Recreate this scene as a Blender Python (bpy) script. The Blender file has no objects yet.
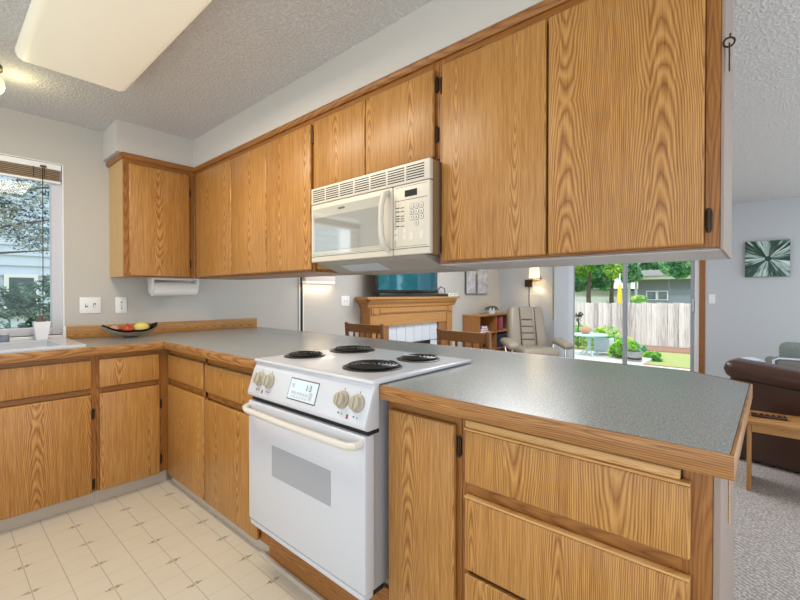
import bpy, bmesh, math, random
from mathutils import Vector, Matrix, noise
C = bpy.context.scene.collection
S = bpy.context.scene
R = math.radians
random.seed(7)

# ---------------------------------------------------------------- camera, sky, sun, exposure
cam_d = bpy.data.cameras.new('camera'); cam = bpy.data.objects.new('camera', cam_d); C.objects.link(cam)
cam.location = (-1.6105, -3.4495, 1.2107)
cam.rotation_euler = (R(90 - 0.5705), 0, R(41.1196 - 90))
cam_d.sensor_width = 36; cam_d.lens = 411.09 * 36 / 800; cam_d.shift_y = -1.72 / 800
cam_d.clip_start = 0.02; cam_d.clip_end = 300
S.camera = cam

W = bpy.data.worlds.new('sky'); S.world = W; W.use_nodes = True
bg = W.node_tree.nodes['Background']
bg.inputs[0].default_value = (0.88, 0.94, 1.0, 1); bg.inputs[1].default_value = 1.2

sun_d = bpy.data.lights.new('sun', 'SUN'); sun = bpy.data.objects.new('sun', sun_d); C.objects.link(sun)
sun_d.energy = 1.6; sun_d.angle = R(1.0); sun_d.color = (1, .95, .86)
sun.rotation_euler = Vector((0.48, 0.04, -0.87)).to_track_quat('-Z', 'Y').to_euler()

S.view_settings.view_transform = 'Standard'; S.view_settings.look = 'None'
S.view_settings.gamma = 1; S.view_settings.use_curve_mapping = False
S.view_settings.exposure = 0.66

al = bpy.data.lights.new('living_fill_light', 'AREA'); al.shape = 'RECTANGLE'; al.size = 1.6; al.size_y = 1.0; al.energy = 44; al.color = (.92, .96, 1.0)  # added fill light to brighten the living room, stands for no real fixture
alo = bpy.data.objects.new('living_fill_light', al); C.objects.link(alo); alo.location = (2.3, -1.5, 2.33)

# ---------------------------------------------------------------- helpers
WL = {}                                                            # world location of every parent

class MB:
    def __init__(s): s.bm = bmesh.new()
    def _add(s, verts, faces):
        vs = [s.bm.verts.new(v) for v in verts]
        fs = []
        for f in faces:
            try: fs.append(s.bm.faces.new([vs[i] for i in f]))
            except ValueError: pass
        return vs, fs
    def _bev(s, vs, w, seg=2):
        if w <= 0: return
        es = {e for v in vs for e in v.link_edges}
        bmesh.ops.bevel(s.bm, geom=list(es), offset=w, segments=seg, profile=.5, affect='EDGES', clamp_overlap=True)
    def box(s, a, b, bev=0, seg=2, M=None):
        x0, x1 = sorted((a[0], b[0])); y0, y1 = sorted((a[1], b[1])); z0, z1 = sorted((a[2], b[2]))
        v = [(x0,y0,z0),(x1,y0,z0),(x1,y1,z0),(x0,y1,z0),(x0,y0,z1),(x1,y0,z1),(x1,y1,z1),(x0,y1,z1)]
        if M: v = [M @ Vector(p) for p in v]
        vs, _ = s._add(v, [(3,2,1,0),(4,5,6,7),(0,1,5,4),(1,2,6,5),(2,3,7,6),(3,0,4,7)])
        s._bev(vs, bev, seg); return s
    def prism(s, poly, axis, a, b, bev=0, seg=2):
        ax = 'xyz'.index(axis); o = [i for i in range(3) if i != ax]
        def P(p, t):
            q = [0,0,0]; q[ax] = t; q[o[0]], q[o[1]] = p; return q
        n = len(poly)
        vs, fs = s._add([P(p, a) for p in poly] + [P(p, b) for p in poly],
               [tuple(range(n)), tuple(range(2*n-1, n-1, -1))] + [(i, (i+1) % n, n+(i+1) % n, n+i) for i in range(n)])
        bmesh.ops.recalc_face_normals(s.bm, faces=fs)
        s._bev(vs, bev, seg); return s
    def tube(s, pts, r, seg=8, cap=True):
        pts = [Vector(p) for p in pts]; n = len(pts)
        rs = r if isinstance(r, (list, tuple)) else [r]*n
        rings = []; up = None
        for i, p in enumerate(pts):
            d = (pts[min(i+1, n-1)] - pts[max(i-1, 0)]).normalized()
            if up is None:
                up = Vector((0,0,1)) if abs(d.z) < .9 else Vector((1,0,0))
            x = d.cross(up)
            if x.length < 1e-4: x = d.cross(Vector((0.3,1,0.2)))
            x.normalize(); y = x.cross(d).normalized(); up = y
            rings.append([s.bm.verts.new(p + rs[i]*(x*math.cos(2*math.pi*k/seg) + y*math.sin(2*math.pi*k/seg))) for k in range(seg)])
        for a, b in zip(rings, rings[1:]):
            for k in range(seg):
                s.bm.faces.new((a[k], a[(k+1) % seg], b[(k+1) % seg], b[k]))
        if cap:
            s.bm.faces.new(rings[0][::-1]); s.bm.faces.new(rings[-1])
        return s
    def lathe(s, prof, c=(0,0,0), axis='z', seg=24, close=False):
        c = Vector(c); rings = []
        for r, h in prof:
            ring = []
            for k in range(seg):
                a = 2*math.pi*k/seg; u, v = r*math.cos(a), r*math.sin(a)
                p = {'z': (u,v,h), 'x': (h,u,v), 'y': (v,h,u)}[axis]
                ring.append(s.bm.verts.new(c + Vector(p)))
            rings.append(ring)
        if close: rings.append(rings[0])
        for a, b in zip(rings, rings[1:]):
            for k in range(seg):
                s.bm.faces.new((a[k], a[(k+1) % seg], b[(k+1) % seg], b[k]))
        if not close:
            s.bm.faces.new(rings[0][::-1]); s.bm.faces.new(rings[-1])
        return s
    def ball(s, c, r, sx=1, sy=1, sz=1, sub=3, M=None):
        m = Matrix.Translation(c) @ (M or Matrix()) @ Matrix.Diagonal((r*sx, r*sy, r*sz, 1))
        bmesh.ops.create_icosphere(s.bm, subdivisions=sub, radius=1, matrix=m); return s
    def pad(s, a, b, bev, M=None, sub=1):                          # a soft cushion: bevelled box
        return s.box(a, b, bev, 4, M)
    def build(s, name, m, parent=None, smooth=False, kind=None):
        bm = s.bm
        bmesh.ops.recalc_face_normals(bm, faces=bm.faces)
        off = WL[parent.name] if parent else None
        if off is None:
            lo = [min(v.co[i] for v in bm.verts) for i in range(3)]; hi = [max(v.co[i] for v in bm.verts) for i in range(3)]
            off = Vector(((lo[0]+hi[0])/2, (lo[1]+hi[1])/2, lo[2]))
        for v in bm.verts: v.co -= off
        me = bpy.data.meshes.new(name); bm.to_mesh(me); bm.free()
        if smooth:
            for p in me.polygons: p.use_smooth = True
            me.set_sharp_from_angle(angle=R(40))
        me.materials.append(m)
        o = bpy.data.objects.new(name, me); C.objects.link(o)
        if parent: o.parent = parent
        else: o.location = off
        WL[o.name] = off.copy()
        if kind: o['kind'] = kind
        return o

def thing(name, label, cat, loc=(0,0,0), group=None):
    o = bpy.data.objects.new(name, None); C.objects.link(o); o.location = loc; o.empty_display_size = .05
    o['label'] = label; o['category'] = cat
    if group: o['group'] = group
    WL[o.name] = Vector(loc); return o
def tag(o, label, cat, group=None, kind=None):
    o['label'] = label; o['category'] = cat
    if group: o['group'] = group
    if kind: o['kind'] = kind
    return o
def dup(root, loc, rz=0, label=None):
    def cp(o, parent):
        c = o.copy(); C.objects.link(c); c.parent = parent; WL[c.name] = Vector(loc)
        for ch in [k for k in C.objects if k.parent == o]: cp(ch, c)
        return c
    r = cp(root, None); r.location = loc; r.rotation_euler = (0,0,rz)
    if label: r['label'] = label
    return r
def text_mesh(body, size, M, name, m, parent):                     # lettering as a real mesh
    cu = bpy.data.curves.new(name, 'FONT'); cu.body = body; cu.size = size; cu.extrude = .0003; cu.align_x = 'CENTER'; cu.align_y = 'CENTER'
    t = bpy.data.objects.new(name, cu); C.objects.link(t)
    bpy.context.view_layer.update()
    me = bpy.data.meshes.new_from_object(t.evaluated_get(bpy.context.evaluated_depsgraph_get()))
    bpy.data.objects.remove(t); bpy.data.curves.remove(cu)
    me.transform(Matrix.Translation(-WL[parent.name]) @ M); me.materials.clear(); me.materials.append(m)
    o = bpy.data.objects.new(name, me); C.objects.link(o); o.parent = parent; WL[o.name] = WL[parent.name]
    return o

# ---------------------------------------------------------------- materials
def new_mat(name):
    m = bpy.data.materials.new(name); m.use_nodes = True
    return m, m.node_tree.nodes, m.node_tree.links, m.node_tree.nodes['Principled BSDF']
def plain(name, col, rough=.5, metal=0, spec=.5, emit=None, es=0, bump=0, bscale=80, vary=0, coat=0):
    m, n, l, p = new_mat(name)
    p.inputs['Base Color'].default_value = (*col, 1); p.inputs['Roughness'].default_value = rough
    p.inputs['Metallic'].default_value = metal; p.inputs['Specular IOR Level'].default_value = spec
    p.inputs['Coat Weight'].default_value = coat
    if emit: p.inputs['Emission Color'].default_value = (*emit, 1); p.inputs['Emission Strength'].default_value = es
    tc = n.new('ShaderNodeTexCoord'); nz = n.new('ShaderNodeTexNoise'); l.new(tc.outputs['Object'], nz.inputs['Vector'])
    nz.inputs['Scale'].default_value = bscale; nz.inputs['Detail'].default_value = 4
    if bump:
        b = n.new('ShaderNodeBump'); b.inputs['Strength'].default_value = bump; b.inputs['Distance'].default_value = .004
        l.new(nz.outputs[0], b.inputs['Height']); l.new(b.outputs[0], p.inputs['Normal'])
    mx = n.new('ShaderNodeMix'); mx.data_type = 'RGBA'; v = vary or .03
    mx.inputs['A'].default_value = (*[c*(1-v) for c in col], 1); mx.inputs['B'].default_value = (*[min(1, c*(1+v)) for c in col], 1)
    l.new(nz.outputs[0], mx.inputs['Factor']); l.new(mx.outputs['Result'], p.inputs['Base Color'])
    return m
class NG:                                                          # tiny node-math writer
    def __init__(s, n, l): s.n, s.l = n, l
    def m(s, op, a, b=None, c=None):
        k = s.n.new('ShaderNodeMath'); k.operation = op
        for i, v in enumerate((a, b, c)):
            if v is None: continue
            if isinstance(v, (int, float)): k.inputs[i].default_value = v
            else: s.l.new(v, k.inputs[i])
        return k.outputs[0]
    def comb(s, x, y, z):
        k = s.n.new('ShaderNodeCombineXYZ')
        for i, v in enumerate((x, y, z)):
            if isinstance(v, (int, float)): k.inputs[i].default_value = v
            else: s.l.new(v, k.inputs[i])
        return k.outputs[0]
    def noise(s, vec, scale, detail=2, rough=.5):
        k = s.n.new('ShaderNodeTexNoise'); s.l.new(vec, k.inputs['Vector']); k.inputs['Scale'].default_value = scale
        k.inputs['Detail'].default_value = detail; k.inputs['Roughness'].default_value = rough; return k.outputs[0]
    def ramp(s, f, stops):
        k = s.n.new('ShaderNodeValToRGB'); s.l.new(f, k.inputs[0]); e = k.color_ramp.elements
        while len(e) < len(stops): e.new(.5)
        for el, (p, c) in zip(e, stops): el.position = p; el.color = (*c, 1)
        return k.outputs[0]
    def mix(s, f, a, b):
        k = s.n.new('ShaderNodeMix'); k.data_type = 'RGBA'
        for nm, v in (('Factor', f), ('A', a), ('B', b)):
            if isinstance(v, tuple): k.inputs[nm].default_value = (*v, 1)
            elif isinstance(v, (int, float)): k.inputs[nm].default_value = v
            else: s.l.new(v, k.inputs[nm])
        return k.outputs['Result']
    def bump(s, h, p, strength=.3, dist=.002):
        b = s.n.new('ShaderNodeBump'); b.inputs['Strength'].default_value = strength; b.inputs['Distance'].default_value = dist
        s.l.new(h, b.inputs['Height']); s.l.new(b.outputs[0], p.inputs['Normal'])
def oak(name, dark, mid, light, horiz=False, width=.24, ring=.0050, rough=.36, axis=None, arch=1.0):
    m, n, l, p = new_mat(name); g = NG(n, l)
    tc = n.new('ShaderNodeTexCoord'); sp = n.new('ShaderNodeSeparateXYZ'); l.new(tc.outputs['Object'], sp.inputs[0])
    oi = n.new('ShaderNodeObjectInfo'); rnd = oi.outputs['Random']
    x, y, z = sp.outputs
    if axis == 'x': u, v = g.m('ADD', y, z), x
    elif axis == 'y': u, v = g.m('ADD', x, z), y
    elif horiz: u, v = z, g.m('ADD', x, y)
    else: u, v = g.m('ADD', x, y), z
    u = g.m('ADD', u, g.m('MULTIPLY', rnd, 11.7)); v = g.m('ADD', v, g.m('MULTIPLY', rnd, 5.3))
    wob = g.noise(g.comb(g.m('MULTIPLY', u, 3.0), g.m('MULTIPLY', v, 1.6), rnd), 1.0, 2)
    s_ = g.m('MULTIPLY', g.m('PINGPONG', g.m('ADD', u, g.m('MULTIPLY', wob, .05)), width/2), 1.25)
    cell = g.m('FLOOR', g.m('DIVIDE', u, width))
    wn = n.new('ShaderNodeTexWhiteNoise'); wn.noise_dimensions = '1D'; l.new(g.m('ADD', cell, g.m('MULTIPLY', rnd, 91)), wn.inputs['W'])
    t = g.m('ADD', g.m('MULTIPLY', v, .070*arch), g.m('MULTIPLY', g.noise(g.comb(g.m('MULTIPLY', u, 14), g.m('MULTIPLY', v, 5), rnd), 1.0, 2), .014))
    t = g.m('ADD', t, g.m('MULTIPLY', wn.outputs[0], .06))
    t = g.m('SUBTRACT', g.m('PINGPONG', t, .11), .01)
    rad = g.m('SQRT', g.m('ADD', g.m('MULTIPLY', s_, s_), g.m('MULTIPLY', t, t)))
    rg = g.m('FRACT', g.m('DIVIDE', rad, ring))
    tri = g.m('ABSOLUTE', g.m('SUBTRACT', g.m('MULTIPLY', rg, 2), 1))
    fib = g.noise(g.comb(g.m('MULTIPLY', u, 330), g.m('MULTIPLY', v, 9), rnd), 1.0, 3, .65)
    fib2 = g.noise(g.comb(g.m('MULTIPLY', u, 90), g.m('MULTIPLY', v, 2.2), rnd), 1.0, 2)
    f = g.m('ADD', g.m('MULTIPLY', g.m('POWER', tri, .55), .34), g.m('ADD', g.m('MULTIPLY', fib, .56), g.m('MULTIPLY', fib2, .26)))
    big = g.noise(g.comb(g.m('MULTIPLY', u, 2.2), g.m('MULTIPLY', v, .7), rnd), 1.0, 1)
    f = g.m('ADD', f, g.m('MULTIPLY', g.m('SUBTRACT', big, .5), .18))
    col = g.ramp(f, [(.32, dark), (.55, mid), (.80, light)])
    l.new(col, p.inputs['Base Color']); p.inputs['Roughness'].default_value = rough; p.inputs['Specular IOR Level'].default_value = .45
    g.bump(f, p, .10, .001)
    return m
OD, OM, OL = (.135,.046,.010), (.33,.138,.028), (.55,.29,.085)
M = {}
M['oak'] = oak('oak_door', OD, OM, OL)
M['oak_h'] = oak('oak_splash', OD, OM, OL, horiz=True, width=.2)
M['oak_plain'] = oak('oak_frame', (.13,.041,.007), (.255,.092,.016), (.36,.150,.032), width=.11, ring=.007)
M['oak_rail'] = oak('oak_rail', (.13,.041,.007), (.255,.092,.016), (.36,.150,.032), horiz=True, width=.11, ring=.007)
M['oak_edge'] = oak('oak_edge', (.13,.045,.010), (.29,.12,.032), (.45,.23,.075), horiz=True, width=.07, ring=.006, arch=.6)
M['oak_light'] = oak('oak_light', (.36,.16,.04), (.56,.30,.10), (.68,.42,.18), horiz=True, width=.2)
M['oak_side'] = oak('oak_side', (.40,.20,.06), (.58,.35,.13), (.68,.46,.20))
M['mantel_oak'] = oak('mantel_oak', (.22,.085,.02), (.38,.17,.046), (.51,.27,.095), horiz=True, width=.2)
M['mantel_v'] = oak('mantel_oak_upright', (.22,.085,.02), (.38,.17,.046), (.51,.27,.095), width=.2)
M['walnut'] = oak('walnut', (.10,.04,.012), (.24,.10,.032), (.35,.17,.065), horiz=True, width=.2)
M['walnut_v'] = oak('walnut_upright', (.10,.04,.012), (.24,.10,.032), (.35,.17,.065), width=.2)
M['shelf_oak'] = oak('shelf_oak', (.20,.075,.02), (.34,.14,.04), (.44,.21,.07), width=.2)
M['casing'] = oak('casing_wood', (.16,.05,.012), (.27,.095,.022), (.34,.135,.035), width=.1)
M['white_enamel'] = plain('white_enamel', (.60,.62,.67), .22, spec=.5, coat=.3, vary=.01)
M['white_trim'] = plain('white_trim', (.82,.82,.82), .35, vary=.015)
M['window_vinyl'] = plain('window_vinyl', (.58,.58,.63), .4, vary=.015)  # white vinyl greyed, the frame's shade is in the colour
M['sash'] = plain('sash_backlit', (.34,.36,.40), .4)  # darkened: backlit shade on the sashes is painted into the grey
M['handle_ivory'] = plain('handle_ivory', (.66,.63,.57), .3)
M['key_white'] = plain('key_plastic', (.66,.63,.56), .4)
M['almond'] = plain('almond_plastic', (.62,.57,.48), .35, vary=.015)
M['almond_shaded'] = plain('almond_side_shade', (.25,.16,.08), .5, vary=.03)  # almond with the side's shade and reflected wood painted in
M['cream'] = plain('cream_knob', (.42,.375,.285), .35)
M['oven_side'] = plain('oven_side_steel', (.52,.52,.54), .4, metal=.3)
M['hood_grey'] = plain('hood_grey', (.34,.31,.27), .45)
M['black'] = plain('black_metal', (.018,.017,.017), .38, metal=.3)
M['coil'] = plain('burner_coil', (.035,.033,.033), .28, metal=.6)
M['hinge'] = plain('dark_bronze', (.045,.028,.018), .4, metal=.7)
M['chrome'] = plain('chrome', (.75,.75,.76), .15, metal=1)
M['dark_gap'] = plain('black_gap', (.008,.008,.008), .7)
M['paint'] = plain('cabinet_paint', (.50,.46,.45), .4, bump=.03, bscale=30, vary=.02)
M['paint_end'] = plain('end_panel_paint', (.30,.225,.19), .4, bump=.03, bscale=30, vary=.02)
M['drip'] = plain('drip_pan', (.06,.055,.05), .3, metal=.6)
M['oven_glass'] = plain('oven_window', (.36,.38,.42), .12, coat=.4)
M['mw_glass'] = plain('microwave_window', (.50,.50,.47), .05, metal=.55, coat=1.0)
M['mw_rim'] = plain('microwave_window_border', (.60,.58,.50), .06, metal=.35, coat=1.0)
M['display'] = plain('pale_display', (.66,.76,.84), .2, coat=.5)
M['display_dark'] = plain('dark_display', (.03,.03,.025), .15)
M['ink'] = plain('ink', (.10,.09,.08), .6)
M['ink_red'] = plain('ink_red', (.30,.03,.02), .6)
M['screen'] = plain('tv_screen', (.02,.16,.22), .06, metal=.55, coat=1.0)  # teal tint paints in the reflection of the patio door and trees
M['tv_black'] = plain('tv_black', (.012,.012,.013), .3)
M['kick'] = plain('vinyl_cove', (.52,.45,.37), .5)
M['leather'] = plain('brown_leather', (.060,.026,.016), .30, bump=.25, bscale=140, vary=.12)
M['taupe'] = plain('taupe_leather', (.34,.29,.225), .38, bump=.25, bscale=90, vary=.08)
M['piping'] = plain('dark_piping', (.10,.07,.05), .5)
M['grey_fabric'] = plain('grey_fabric', (.20,.19,.17), .9, bump=.4, bscale=300, vary=.12)
M['green_fabric'] = plain('greygreen_fabric', (.20,.23,.21), .9, bump=.4, bscale=60, vary=.25)
M['blue_fabric'] = plain('paleblue_fabric', (.62,.68,.78), .9, bump=.4, bscale=100, vary=.06)
M['blind'] = plain('vinyl_blind', (.62,.66,.70), .5)
M['wood_blind'] = plain('wood_blind', (.30,.21,.13), .5, vary=.25, bscale=12)
M['paper'] = plain('paper_towel', (.86,.84,.80), .9, bump=.2, bscale=120)
M['pot_white'] = plain('white_glaze', (.82,.83,.86), .25)
M['terracotta'] = plain('terracotta', (.62,.33,.22), .8)
M['apple'] = plain('apple_skin', (.52,.07,.02), .25, vary=.35, bscale=18)
M['lemon'] = plain('lemon_skin', (.74,.62,.16), .4, bump=.3, bscale=120)
M['pinkfruit'] = plain('pale_red_apple', (.62,.35,.27), .3, vary=.3, bscale=20)
M['bowl_dark'] = plain('dark_bowl', (.045,.015,.008), .25)
M['bowl_rim'] = plain('bowl_pale', (.62,.52,.44), .35, vary=.1)
M['cactus'] = plain('brown_green_cactus', (.16,.10,.07), .8, vary=.4, bscale=60)
M['leaf_dark'] = plain('orchid_leaf', (.05,.07,.035), .45, vary=.3)
M['shade'] = plain('lamp_shade', (.80,.68,.42), .8, emit=(1,.80,.48), es=.75)
M['strip_cover'] = plain('strip_cover', (.80,.72,.66), .5)
M['globe'] = plain('globe_glass', (.85,.82,.6), .3, emit=(1,.93,.62), es=.45)
M['diffuser'] = plain('acrylic_diffuser', (.74,.68,.56), .35, emit=(1,.90,.72), es=.17)
M['tube_glow'] = plain('strip_lamp', (.85,.75,.6), .4, emit=(1,.80,.62), es=.45)
M['bark'] = plain('bark', (.10,.075,.055), .9, bump=.6, bscale=30, vary=.3)
M['fascia'] = plain('fascia_white', (.75,.76,.76), .6)
M['house_grey'] = plain('house_blue_grey', (.20,.23,.29), .8, vary=.05, bscale=3)
M['roof'] = plain('roof_shingle', (.22,.21,.21), .9, vary=.2, bscale=30)
M['win_dark'] = plain('dark_window_glass', (.06,.10,.12), .08)
M['yellow'] = plain('yellow_canvas', (.80,.60,.04), .8, vary=.1, bscale=10)
M['teal_metal'] = plain('patio_table_top', (.50,.66,.66), .35)
M['patio'] = plain('concrete', (.62,.61,.58), .9, bump=.3, bscale=60, vary=.06)
M['barrel'] = plain('barrel_wood', (.34,.34,.36), .85, bump=.4, bscale=25, vary=.2)
M['soil'] = plain('bark_mulch', (.30,.16,.11), 1, bump=.8, bscale=30, vary=.4)
M['grass'] = plain('lawn', (.36,.40,.14), 1, bump=.8, bscale=60, vary=.25)
M['red_book'] = plain('red_book', (.45,.04,.05), .5); M['pink_book'] = plain('pink_book', (.62,.20,.24), .5)
M['purple_book'] = plain('purple_book', (.24,.13,.28), .5); M['blue_box'] = plain('navy_box', (.02,.035,.08), .6)
M['white_box'] = plain('white_box', (.78,.78,.78), .5)
M['brass'] = plain('brown_metal', (.06,.035,.02), .4, metal=.6)
M['tile_grey'] = plain('tile_grey', (.50,.52,.56), .3)

def glass_mat():
    m, n, l, p = new_mat('window_glass')
    t = n.new('ShaderNodeBsdfTransparent'); gl = n.new('ShaderNodeBsdfGlossy'); gl.inputs['Roughness'].default_value = .02
    fr = n.new('ShaderNodeFresnel'); fr.inputs[0].default_value = 1.35; mx = n.new('ShaderNodeMixShader')
    l.new(fr.outputs[0], mx.inputs[0]); l.new(t.outputs[0], mx.inputs[1]); l.new(gl.outputs[0], mx.inputs[2])
    t.inputs[0].default_value = (.95,.98,.98,1)
    l.new(mx.outputs[0], n['Material Output'].inputs[0]); return m
M['glass'] = glass_mat()

def drywall(name, col, bump=.10, scale=45):
    m, n, l, p = new_mat(name); g = NG(n, l); tc = n.new('ShaderNodeTexCoord')
    a = g.noise(tc.outputs['Object'], scale, 3); p.inputs['Base Color'].default_value = (*col, 1); p.inputs['Roughness'].default_value = .75
    p.inputs['Specular IOR Level'].default_value = .25
    l.new(g.mix(a, tuple(c*.98 for c in col), tuple(c*1.02 for c in col)), p.inputs['Base Color'])
    g.bump(a, p, bump, .003); return m
M['wall'] = drywall('wall_paint', (.53,.505,.465))
M['wall_cool_cast'] = drywall('wall_daylight_cast', (.52,.54,.56))  # cool daylight cast on the far wall put into its colour
M['soffit'] = drywall('soffit_paint', (.58,.55,.51), .22, 60)
def ceiling_mat():
    m, n, l, p = new_mat('ceiling_texture'); g = NG(n, l); tc = n.new('ShaderNodeTexCoord')
    a = g.noise(tc.outputs['Object'], 68, 4, .55); b = g.noise(tc.outputs['Object'], 160, 2)
    h = g.ramp(a, [(.42, (0,0,0)), (.60, (1,1,1))])
    hh = g.m('ADD', g.m('MULTIPLY', h, .7), g.m('MULTIPLY', b, .35))
    l.new(g.mix(h, (.60,.585,.585), (.68,.665,.665)), p.inputs['Base Color']); p.inputs['Roughness'].default_value = .85
    p.inputs['Specular IOR Level'].default_value = .2
    g.bump(hh, p, .85, .006); return m
M['ceiling'] = ceiling_mat()
def vinyl_mat():
    m, n, l, p = new_mat('sheet_vinyl'); g = NG(n, l); tc = n.new('ShaderNodeTexCoord'); sp = n.new('ShaderNodeSeparateXYZ')
    l.new(tc.outputs['Object'], sp.inputs[0]); x, y, _ = sp.outputs
    P = .1137
    def wrap(c, off, per): return g.m('SUBTRACT', g.m('PINGPONG', g.m('ADD', g.m('SUBTRACT', c, off), per*400), per/2), 0)   # distance to nearest line
    lx = wrap(x, -1.345, P); ly = wrap(y, -.772, P)
    line_x = g.m('LESS_THAN', lx, .0011); line_y = g.m('LESS_THAN', ly, .0009)
    mx = wrap(x, -1.345, 2*P); my = wrap(y, -.772, 2*P)
    def blob(cx, cy, rx, ry):
        a = g.m('DIVIDE', g.m('SUBTRACT', mx, cx), rx); b = g.m('DIVIDE', g.m('SUBTRACT', my, cy), ry)
        return g.m('LESS_THAN', g.m('ADD', g.m('MULTIPLY', a, a), g.m('MULTIPLY', b, b)), 1)
    nz = g.noise(tc.outputs['Object'], 130, 3)
    motif = g.m('MULTIPLY', g.m('MAXIMUM', blob(.010, .006, .008, .004), blob(.022, .0, .010, .0035)), g.m('GREATER_THAN', nz, .44))
    mott = g.noise(tc.outputs['Object'], 3.0, 4)
    base = g.mix(mott, (.615,.565,.46), (.70,.65,.545))
    c = g.mix(g.m('MULTIPLY', line_y, .5), base, (.30,.24,.17))
    c = g.mix(g.m('MULTIPLY', line_x, .75), c, (.22,.18,.13))
    c = g.mix(g.m('MULTIPLY', motif, .8), c, (.10,.085,.07))
    l.new(c, p.inputs['Base Color']); p.inputs['Roughness'].default_value = .38; p.inputs['Specular IOR Level'].default_value = .4
    return m
M['vinyl'] = vinyl_mat()
def carpet_mat():
    m, n, l, p = new_mat('berber_carpet'); g = NG(n, l); tc = n.new('ShaderNodeTexCoord')
    v = n.new('ShaderNodeTexVoronoi'); l.new(tc.outputs['Object'], v.inputs['Vector']); v.inputs['Scale'].default_value = 95
    mp = n.new('ShaderNodeMapping'); mp.inputs['Rotation'].default_value = (0,0,R(35)); l.new(tc.outputs['Object'], mp.inputs['Vector'])
    wv = n.new('ShaderNodeTexWave'); l.new(mp.outputs[0], wv.inputs['Vector']); wv.inputs['Scale'].default_value = 14; wv.inputs['Distortion'].default_value = 5; wv.inputs['Detail Scale'].default_value = 4
    f = g.m('ADD', g.m('MULTIPLY', v.outputs['Distance'], .9), g.m('MULTIPLY', wv.outputs[1], .35))
    l.new(g.ramp(f, [(.15, (.68,.62,.56)), (.8, (.34,.30,.28))]), p.inputs['Base Color']); p.inputs['Roughness'].default_value = 1; p.inputs['Specular IOR Level'].default_value = .1
    g.bump(g.m('SUBTRACT', 1, f), p, .8, .008); return m
M['carpet'] = carpet_mat()
def laminate_mat():
    m, n, l, p = new_mat('speckled_laminate'); g = NG(n, l); tc = n.new('ShaderNodeTexCoord')
    a = g.noise(tc.outputs['Object'], 330, 3, .7); b = g.noise(tc.outputs['Object'], 150, 2)
    f = g.m('ADD', g.m('MULTIPLY', a, .7), g.m('MULTIPLY', b, .3))
    l.new(g.ramp(f, [(.36, (.17,.185,.18)), (.5, (.275,.288,.278)), (.64, (.42,.43,.41))]), p.inputs['Base Color'])
    p.inputs['Roughness'].default_value = .24; p.inputs['Specular IOR Level'].default_value = .6
    g.bump(a, p, .06, .001); return m
M['laminate'] = laminate_mat()
def foliage_mat(name, a, b, c):
    m, n, l, p = new_mat(name); g = NG(n, l); tc = n.new('ShaderNodeTexCoord')
    wn = n.new('ShaderNodeTexVoronoi'); l.new(tc.outputs['Object'], wn.inputs['Vector']); wn.inputs['Scale'].default_value = 7
    sp = n.new('ShaderNodeSeparateColor'); l.new(wn.outputs['Color'], sp.inputs[0])
    l.new(g.ramp(sp.outputs[0], [(.1, a), (.5, b), (.9, c)]), p.inputs['Base Color']); p.inputs['Roughness'].default_value = .55
    tr = n.new('ShaderNodeBsdfTranslucent'); l.new(g.ramp(sp.outputs[0], [(.1, a), (.5, b), (.9, c)]), tr.inputs[0])
    mx = n.new('ShaderNodeMixShader'); mx.inputs[0].default_value = .4; l.new(p.outputs[0], mx.inputs[1]); l.new(tr.outputs[0], mx.inputs[2])
    l.new(mx.outputs[0], n['Material Output'].inputs[0]); return m
M['leaf_green'] = foliage_mat('leaf_green', (.10,.40,.10), (.34,.64,.10), (.70,.82,.20))
M['leaf_teal'] = foliage_mat('leaf_teal', (.06,.30,.18), (.16,.50,.27), (.40,.68,.38))
M['leaf_blue'] = foliage_mat('leaf_bluegreen', (.03,.08,.07), (.08,.17,.13), (.20,.30,.24))
M['leaf_pale'] = foliage_mat('leaf_pale', (.05,.10,.13), (.17,.25,.27), (.50,.50,.38))
def fence_mat():
    m, n, l, p = new_mat('weathered_boards'); g = NG(n, l); tc = n.new('ShaderNodeTexCoord'); sp = n.new('ShaderNodeSeparateXYZ')
    l.new(tc.outputs['Object'], sp.inputs[0]); x, y, z = sp.outputs
    wn = n.new('ShaderNodeTexWhiteNoise'); wn.noise_dimensions = '1D'; l.new(g.m('FLOOR', g.m('DIVIDE', y, .14)), wn.inputs['W'])
    st = g.noise(g.comb(g.m('MULTIPLY', y, 38), g.m('MULTIPLY', z, 1.6), 0), 1, 4, .7)
    f = g.m('ADD', g.m('MULTIPLY', st, .8), g.m('MULTIPLY', wn.outputs[0], .25))
    l.new(g.ramp(f, [(.30, (.22,.20,.20)), (.48, (.58,.54,.53)), (.70, (.80,.77,.75))]), p.inputs['Base Color']); p.inputs['Roughness'].default_value = .9
    return m
M['fence'] = fence_mat()
def siding_mat(name, col, per):
    m, n, l, p = new_mat(name); g = NG(n, l); tc = n.new('ShaderNodeTexCoord')
    p.inputs['Roughness'].default_value = .7
    l.new(g.mix(g.noise(tc.outputs['Object'], 4, 2), tuple(c*.96 for c in col), tuple(c*1.04 for c in col)), p.inputs['Base Color']); return m
M['siding'] = siding_mat('siding_paint', (.52,.60,.72), .2)
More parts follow.
